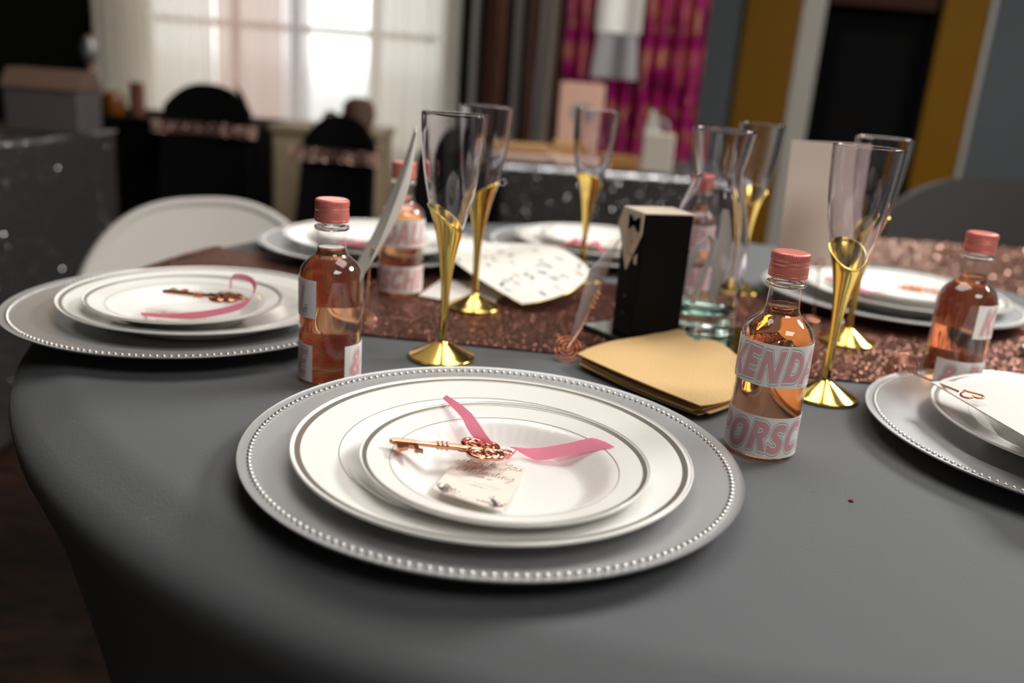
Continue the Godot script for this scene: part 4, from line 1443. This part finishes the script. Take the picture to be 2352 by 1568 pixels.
func sequin_table(label: String, c: Vector3, size: Vector3, faces: Array, n: int) -> void:
	var t := thing("sequin_tablecloth", label, "tablecloth", c)
	part("cloth", MB.new().box(Vector3(0, size.y / 2, 0), size, 0.012), M.silver_cloth, t)
	var sq := MB.new()
	sq.lathe([Vector2(0.0024, -0.0002), Vector2(0.0023, 0.0002), Vector2(0.00001, 0.0004)], 6)
	var places := []
	for k in n:
		var which: Vector3 = faces[rng.randi() % faces.size()]
		var p := Vector3(rng.randf_range(-0.5, 0.5) * size.x, rng.randf_range(0, 1) * size.y, rng.randf_range(-0.5, 0.5) * size.z)
		if which.x != 0:
			p.x = which.x * (size.x / 2 + 0.001)
		if which.y != 0:
			p.y = size.y + 0.001
		if which.z != 0:
			p.z = which.z * (size.z / 2 + 0.001)
		var up := (which + Vector3(rng.randfn(), rng.randfn(), rng.randfn()) * 0.35).normalized()
		var r := up.cross(Vector3(0.3, 0.5, 0.81)).normalized()
		places.append(Transform3D(Basis(r, up, r.cross(up)), p))
	# a denser row of glints along the front edges
	for k in n / 5:
		for which in faces:
			if which.y != 0:
				continue
			var s := rng.randf_range(-0.5, 0.5)
			var p := Vector3(s * size.x, size.y + 0.001 - rng.randf_range(0, 0.006), which.z * size.z / 2)
			if which.x != 0:
				p = Vector3(which.x * size.x / 2, size.y + 0.001 - rng.randf_range(0, 0.006), s * size.z)
			var up = (which * 0.8 + Vector3(0.3 if which.x == 0 else 0.0, 0.5, 0.0) + Vector3(rng.randfn(), rng.randfn(), rng.randfn()) * 0.22).normalized()
			var r = up.cross(Vector3(0.3, 0.5, 0.81)).normalized()
			places.append(Transform3D(Basis(r, up, r.cross(up)), p))
	scatter("sequins", sq.mesh(M.silver_sequin), places, t)

func background() -> void:
	# white plastic chair at the table's left
	var wc := thing("plastic_chair", "white plastic chair with a rounded back at the left side of the table", "chair", Vector3(-0.615, 0, -1.69), 0.42)
	var b := MB.new()
	b.sheet(40, 18, func(u: float, v: float):
		var x: float = u - 0.5
		var xx := 2.0 * x
		var rise := 0.43 + 0.290 * pow(maxf(0.0, 1.0 - pow(absf(xx), 2.7)), 1.0 / 2.2)
		var y: float = lerpf(0.43, maxf(0.46, rise), v)
		var vv := (y - 0.43) / 0.287
		return Vector3(x * 0.50, y + 0.022 * x, -0.12 * vv + 0.16 * x * x), 0.016)
	part("backrest", b, M.white_plastic, wc)
	var rimp := []
	for k in 57:
		var an := PI * k / 56.0
		var xx := -signf(cos(an)) * pow(absf(cos(an)), 2.0 / 2.7)
		var y := 0.43 + 0.290 * pow(maxf(0.0, 1.0 - pow(absf(xx), 2.7)), 1.0 / 2.2)
		var x := xx * 0.5
		rimp.append(Vector3(x * 0.50, y + 0.022 * x, -0.12 * (y - 0.43) / 0.287 + 0.16 * x * x))
	part("rim", MB.new().tube(rimp, 0.012, 8), M.white_plastic, wc)
	part("seat", MB.new().box(Vector3(0, 0.43, 0.10), Vector3(0.44, 0.03, 0.24), 0.012), M.white_plastic, wc)
	for s in [[-0.19, 0.0], [0.19, 0.0], [-0.19, 0.19], [0.19, 0.19]]:
		part("leg", MB.new().tube([Vector3(s[0] * 1.08, 0.0, s[1] * 1.05), Vector3(s[0], 0.42, s[1])], [0.014, 0.018], 10), M.black_paint, wc)
	# dark grey covered chair with a sequin sash at the right
	var dp := Vector3(0.985, 0, -1.62)
	covered_chair("covered_chair", "dark grey covered chair with a rose gold sequin sash across the table at the right", dp, 0.0, 0.50, 0.885, M.grey_cover)
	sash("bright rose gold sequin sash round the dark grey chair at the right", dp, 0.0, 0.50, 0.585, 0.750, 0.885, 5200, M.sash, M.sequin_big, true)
	# black covered chairs at the far tables
	var bl := [
		["black covered chair nearest the windows, with a rose gold band, left of the pink curtain", Vector3(-1.15, 0, -3.0), 0.05, 0.34, 0.91],
		["black covered chair with a rose gold band in front of the beige cabinet", Vector3(-0.655, 0, -2.75), -0.1, 0.27, 0.850],
		["black covered chair half hidden behind the flutes, at the end of the silver table", Vector3(-0.19, 0, -2.30), 0.0, 0.27, 0.865],
	]
	for q in bl:
		covered_chair("covered_chair", q[0], q[1], q[2], q[3], q[4], M.black_cover, "black covered chairs at the far tables")
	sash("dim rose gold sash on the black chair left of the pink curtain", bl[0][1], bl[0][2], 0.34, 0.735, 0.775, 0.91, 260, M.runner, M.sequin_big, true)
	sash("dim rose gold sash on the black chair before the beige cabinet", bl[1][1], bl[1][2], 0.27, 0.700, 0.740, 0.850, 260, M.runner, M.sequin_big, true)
	# silver sequin tables
	sequin_table("silver sequin tablecloth on the gift table in front of the magenta curtain", Vector3(0.27, 0, -2.98), Vector3(0.80, 0.765, 0.72), [Vector3(0, 0, 1), Vector3(0, 0, 1), Vector3(0, 1, 0), Vector3(-1, 0, 0)], 7000)
	sequin_table("silver sequin tablecloth on the table at the dark left wall, under the white card box", Vector3(-1.68, 0, -2.30), Vector3(0.80, 0.765, 0.95), [Vector3(1, 0, 0), Vector3(1, 0, 0), Vector3(0, 1, 0), Vector3(0, 0, 1)], 5000)
	# card box on the left table: a house shaped chest with a sloping lid
	var cb := thing("card_box", "pale house shaped card box on the silver sequin table by the dark wall", "box", Vector3(-1.375, 0.767, -2.60), 0.1)
	part("chest", MB.new().box(Vector3(0, 0.06, 0), Vector3(0.20, 0.12, 0.18), 0.004), mat(c8(84, 76, 77), 0.7), cb)
	var lid := MB.new()
	lid.xf = Transform3D(Basis(Vector3.UP, PI / 2), Vector3.ZERO)
	lid.prism(PackedVector2Array([Vector2(-0.095, 0.121), Vector2(0.095, 0.121), Vector2(0.045, 0.172), Vector2(-0.045, 0.172)]), -0.105, 0.105)
	part("lid", lid, mat(c8(104, 80, 66), 0.7), cb)
	# black table with decor in front of the first curtain
	solo("black_tablecloth", MB.new().box(Vector3(0, 0.383, 0), Vector3(0.92, 0.766, 0.60), 0.012), M.black_cover, "black tablecloth on the far table before the cream curtain", "tablecloth", Vector3(-1.48, 0, -3.62))
	var bo := thing("decor_bottle", "tall clear decor bottle with a silvery top on the black table by the curtain", "bottle", Vector3(-1.66, 0.767, -3.42))
	part("glass", MB.new().lathe([Vector2(0.0005, 0.0), Vector2(0.035, 0.0), Vector2(0.04, 0.01), Vector2(0.04, 0.10), Vector2(0.018, 0.14), Vector2(0.014, 0.18)], 28), M.amber, bo)
	part("stopper", MB.new().lathe([Vector2(0.014, 0.18), Vector2(0.03, 0.20), Vector2(0.034, 0.23), Vector2(0.022, 0.27), Vector2(0.0005, 0.28)], 28), M.stopper, bo)
	solo("amber_jar", MB.new().lathe([Vector2(0.0005, 0), Vector2(0.035, 0), Vector2(0.042, 0.02), Vector2(0.042, 0.06), Vector2(0.03, 0.085), Vector2(0.0005, 0.088)], 28), M.amber, "squat amber jar beside the tall decor bottle on the black table", "jar", Vector3(-1.57, 0.767, -3.40))
	solo("brown_candle", MB.new().lathe([Vector2(0.0005, 0), Vector2(0.026, 0), Vector2(0.026, 0.12), Vector2(0.02, 0.125), Vector2(0.0005, 0.12)], 24), mat(c8(110, 60, 46), 0.6), "brown pillar candle right of the amber jar on the black table", "candle", Vector3(-1.49, 0.767, -3.42))
	var lc := MB.new()
	lc.sheet(4, 12, func(u: float, w: float): return Vector3(0.07 * (1.0 - w) + 0.028 * (u - 0.5) * sin(PI * clampf(w, 0.05, 0.95)), 0.16 * w, 0.02 * u), 0.003)
	solo("table_card", lc, M.black_card, "dark narrow card leaning against the light of the pink curtain", "card", Vector3(-1.115, 0.767, -3.42))
	# beige cabinet with things on it
	var ct := thing("cabinet", "beige wooden cabinet standing behind the black chair by the cream curtain", "cabinet", Vector3(-0.735, 0, -3.42))
	part("body", MB.new().box(Vector3(0, 0.38, 0), Vector3(0.39, 0.76, 0.34), 0.006), M.tan_wood, ct)
	part("top", MB.new().box(Vector3(0, 0.775, 0), Vector3(0.41, 0.028, 0.36), 0.006), M.tan_wood, ct)
	for s in [-1, 1]:
		var dr := part("door", MB.new().box(Vector3(s * 0.094, 0.38, 0.176), Vector3(0.18, 0.68, 0.012), 0.004), M.tan_wood, ct)
		part("knob", MB.new().box(Vector3(s * 0.025, 0.42, 0.19), Vector3(0.014, 0.014, 0.018), 0.004), M.black_paint, dr)
	var sp := []
	for k in 13:
		var an := -PI / 2 + PI * k / 12
		sp.append(Vector2(maxf(0.0002, cos(an) * 0.030), 0.030 + sin(an) * 0.030))
	solo("glass_ball", MB.new().lathe(sp, 28), M.silver_sequin, "small shiny ball ornament on the beige cabinet", "ornament", Vector3(-0.735, 0.790, -3.34))
	solo("wicker_basket", MB.new().lathe([Vector2(0.0005, 0), Vector2(0.05, 0), Vector2(0.062, 0.05), Vector2(0.055, 0.09), Vector2(0.03, 0.11), Vector2(0.0005, 0.112)], 28), mat(c8(84, 62, 50), 0.8), "dark brown round basket on the beige cabinet", "basket", Vector3(-0.635, 0.790, -3.36))
	# tinsel strands and the magenta sequin curtain
	var tc := thing("tinsel_curtain", "tinsel curtain of hanging silver and brown strands left of the magenta curtain", "curtain", Vector3(0, 0, -3.95))
	part("header", MB.new().box(Vector3(-0.06, 2.30, 0), Vector3(0.44, 0.04, 0.03), 0.004), M.tinsel_dark, tc)
	var tones := [M.tinsel_silver, M.tinsel_dark, M.tinsel_brown, M.tinsel_brown, M.tinsel_dark, M.tinsel_silver, M.tinsel_dark, M.tinsel_brown, M.tinsel_silver, M.bag_white, M.tinsel_brown]
	for k in tones.size():
		var x := -0.255 + 0.036 * k
		var st := MB.new()
		st.sheet(4, 20, func(u: float, w: float): return Vector3(x + 0.032 * (u - 0.5) + 0.004 * sin(w * 9.0 + k), lerpf(0.08, 2.30, w), 0.012 * sin(u * 5.0 + k * 1.7) + 0.008 * sin(w * 6.0 + k * 2.1)), 0.002)
		part("strand", st, tones[k], tc)
	var mgb := MB.new()
	mgb.sheet(72, 8, func(u: float, w: float): return Vector3(lerpf(0.115, 0.715, u), lerpf(0.04, 2.35, w), -3.90 + 0.028 * sin(u * 9.0 * TAU) + 0.01 * sin(u * 23.0)), 0.003)
	solo("sequin_curtain", mgb, M.magenta, "magenta and gold sequin backdrop curtain behind the gift table", "curtain")
	var hb := thing("hanging_banner", "white over grey cloth banner hanging in front of the magenta curtain", "banner", Vector3(0.318, 0, -3.62))
	part("upper_panel", MB.new().sheet(10, 6, func(u: float, w: float): return Vector3(0.175 * (u - 0.5), lerpf(1.21, 1.62, w), 0.012 * sin(u * 8.0)), 0.003), M.white_paper, hb)
	part("lower_panel", MB.new().sheet(10, 6, func(u: float, w: float): return Vector3((0.185 - 0.03 * w) * (u - 0.5), lerpf(1.04, 1.21, w), 0.014 * sin(u * 9.0 + 1.0)), 0.003), M.banner_grey, hb)
	part("cord", MB.new().tube([Vector3(0, 1.62, 0), Vector3(0, 2.75, 0)], 0.003, 6), M.white_paper, hb)
	# gifts on the silver table
	var gy := 0.767
	var tr := thing("gift_tray", "low brown tray of wrapped sweets at the left end of the gift table", "tray", Vector3(0.005, gy, -2.82))
	part("tray", MB.new().box(Vector3(0, 0.012, 0), Vector3(0.20, 0.024, 0.14), 0.005), M.gift_pale, tr)
	part("contents", MB.new().box(Vector3(-0.01, 0.038, 0), Vector3(0.16, 0.028, 0.10), 0.008), M.gift_tan, tr)
	solo("pale_box", MB.new().box(Vector3(0, 0.013, 0), Vector3(0.17, 0.026, 0.12), 0.004), M.gift_pale, "flat pale pink box beside the brown tray on the gift table", "box", Vector3(0.165, gy, -2.74))
	solo("tan_box", MB.new().box(Vector3(0, 0.030, 0), Vector3(0.11, 0.060, 0.10), 0.005), mat(c8(170, 130, 84), 0.7), "tan box in front of the pink framed picture on the gift table", "box", Vector3(0.135, gy, -2.93))
	var fr := thing("picture_frame", "pink picture frame with a grey oval in the middle on the gift table", "picture frame", Vector3(0.175, gy, -3.10))
	fr.rotation = Vector3(-0.12, 0.05, 0)
	part("board", MB.new().box(Vector3(0, 0.125, 0), Vector3(0.155, 0.25, 0.014), 0.004), M.gift_pink, fr)
	var ov := MB.new()
	ov.xf = Transform3D(Basis(Vector3.RIGHT, PI / 2), Vector3(0.005, 0.150, 0.007))
	ov.lathe([Vector2(0.042, 0), Vector2(0.04, 0.002), Vector2(0.0003, 0.002)], 30, func(a: float, r: float, y: float): return Vector2(r * (0.72 + 0.28 * absf(cos(a))), y))
	part("oval", ov, mat(c8(130, 124, 124), 0.7), fr)
	var bg := thing("gift_bag", "white paper gift bag with tissue and a cord handle at the gift table's right", "gift bag", Vector3(0.405, gy, -2.78), -0.15)
	part("bag", MB.new().box(Vector3(0, 0.058, 0), Vector3(0.095, 0.116, 0.05), 0.003), M.bag_white, bg)
	part("tissue", strip([Vector3(-0.02, 0.11, 0), Vector3(-0.024, 0.15, 0), Vector3(-0.03, 0.185, 0.0)], [Vector3(0.06, 0, 0.01), Vector3(0.035, 0, 0.01), Vector3(0.01, 0, 0.0)], 0.003), M.white_paper, bg)
	part("handle", MB.new().tube([Vector3(-0.025, 0.112, 0.02), Vector3(-0.02, 0.15, 0.02), Vector3(0.0, 0.162, 0.02), Vector3(0.02, 0.15, 0.02), Vector3(0.025, 0.112, 0.02)], 0.002, 6), M.white_paper, bg)
	solo("brown_box", MB.new().box(Vector3(0, 0.02, 0), Vector3(0.12, 0.04, 0.09), 0.004), mat(c8(140, 98, 52), 0.7), "low brown box behind the far flute on the gift table", "box", Vector3(0.29, gy, -2.80))
	# warm wall lamp high on the back wall, above the picture
	var wl := thing("wall_lamp", "warm tubular wall lamp high on the dark back wall", "wall lamp", Vector3(-2.35, 2.35, -4.58))
	part("bracket", MB.new().box(Vector3(0, 0, 0.03), Vector3(0.08, 0.06, 0.06), 0.006), M.black_paint, wl)
	part("tube", MB.new().tube([Vector3(-0.2, 0, 0.08), Vector3(0.2, 0, 0.08)], 0.018, 14), M.warm_tube, wl)
	var ol := OmniLight3D.new()
	ol.name = "warm_light"
	ol.light_color = c8(255, 196, 120)
	ol.light_energy = 0.15
	ol.light_size = 0.02
	ol.omni_range = 10.0
	ol.omni_attenuation = 2.0
	ol.shadow_enabled = true
	wl.add_child(ol)
	ol.position = Vector3(0, 0, 0.08)


func _ready() -> void:
	rng.seed = 20
	# camera: fitted to the plates, bottles and glasses; 31 mm lens, focus on the near bottle
	var cam := Camera3D.new()
	cam.name = "camera"
	add_child(cam)
	var f := 2013.7
	var pitch := deg_to_rad(16.702)
	var roll := deg_to_rad(4.448)
	var fwd := Vector3(0, -sin(pitch), -cos(pitch))
	var up := Vector3(0, cos(pitch), -sin(pitch))
	var rt := Vector3.RIGHT
	var r2 := rt * cos(roll) + up * sin(roll)
	var u2 := up * cos(roll) - rt * sin(roll)
	cam.transform = Transform3D(Basis(r2, u2, -fwd), Vector3(0, T + 0.2542, 0))
	var at := CameraAttributesPhysical.new()
	at.frustum_focal_length = 12.0 * f / 784.0
	at.frustum_focus_distance = 0.62
	at.frustum_near = 0.02
	at.frustum_far = 60.0
	at.exposure_aperture = 3.35
	cam.attributes = at
	cam.fov = rad_to_deg(2.0 * atan(784.0 / f))
	cam.near = 0.02
	cam.far = 60.0
	cam.current = true
	# sky and exposure
	var we := WorldEnvironment.new()
	we.name = "environment"
	var e := Environment.new()
	e.background_mode = Environment.BG_SKY
	var sky := Sky.new()
	var sm := ProceduralSkyMaterial.new()
	sm.sky_top_color = c8(246, 245, 242)
	sm.sky_horizon_color = c8(250, 248, 244)
	sm.ground_bottom_color = c8(150, 148, 144)
	sm.ground_horizon_color = c8(220, 218, 214)
	sm.sky_energy_multiplier = 1.0
	sky.sky_material = sm
	e.sky = sky
	e.background_energy_multiplier = 2.9
	e.tonemap_mode = Environment.TONE_MAPPER_LINEAR
	e.tonemap_exposure = 0.86
	e.sdfgi_enabled = true
	e.ssao_enabled = true
	e.ssil_enabled = true
	we.environment = e
	add_child(we)
	materials()
	M.sequin_big = mat(c8(240, 200, 182), 0.32, 0.9)
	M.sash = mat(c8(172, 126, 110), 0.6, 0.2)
	# lamps
	fixture(Vector3(2.35, 2.75, -2.05), Vector2(1.2, 1.2), 16.0, "flat white ceiling light panel toward the doorway")
	fixture(Vector3(0.2, 2.75, -1.3), Vector2(1.8, 1.2), 1.7, "flat white ceiling light panel above the dining table")
	fixture(Vector3(1.2, 2.75, 0.9), Vector2(1.2, 1.2), 3.0, "flat white ceiling light panel behind the viewer")
	# printed papers
	M.tag_print = mat(Color.WHITE, 0.75)
	M.tag_print.albedo_texture = tag_tex()
	M.tag_paper = mat(c8(231, 220, 207), 0.8)
	M.napkin_print = mat(Color.WHITE, 0.85)
	M.napkin_print.albedo_texture = napkin_tex()
	M.label_name = mat(Color.WHITE, 0.55)
	M.label_name.albedo_texture = label_tex("KENDALL", 1000, 128, 54)
	M.label_lower = mat(Color.WHITE, 0.55)
	M.label_lower.albedo_texture = label_tex("& PORSCHE", 1180, 128, 40)
	room()
	table()
	settings()
	bottles()
	flutes()
	centre()
	background()
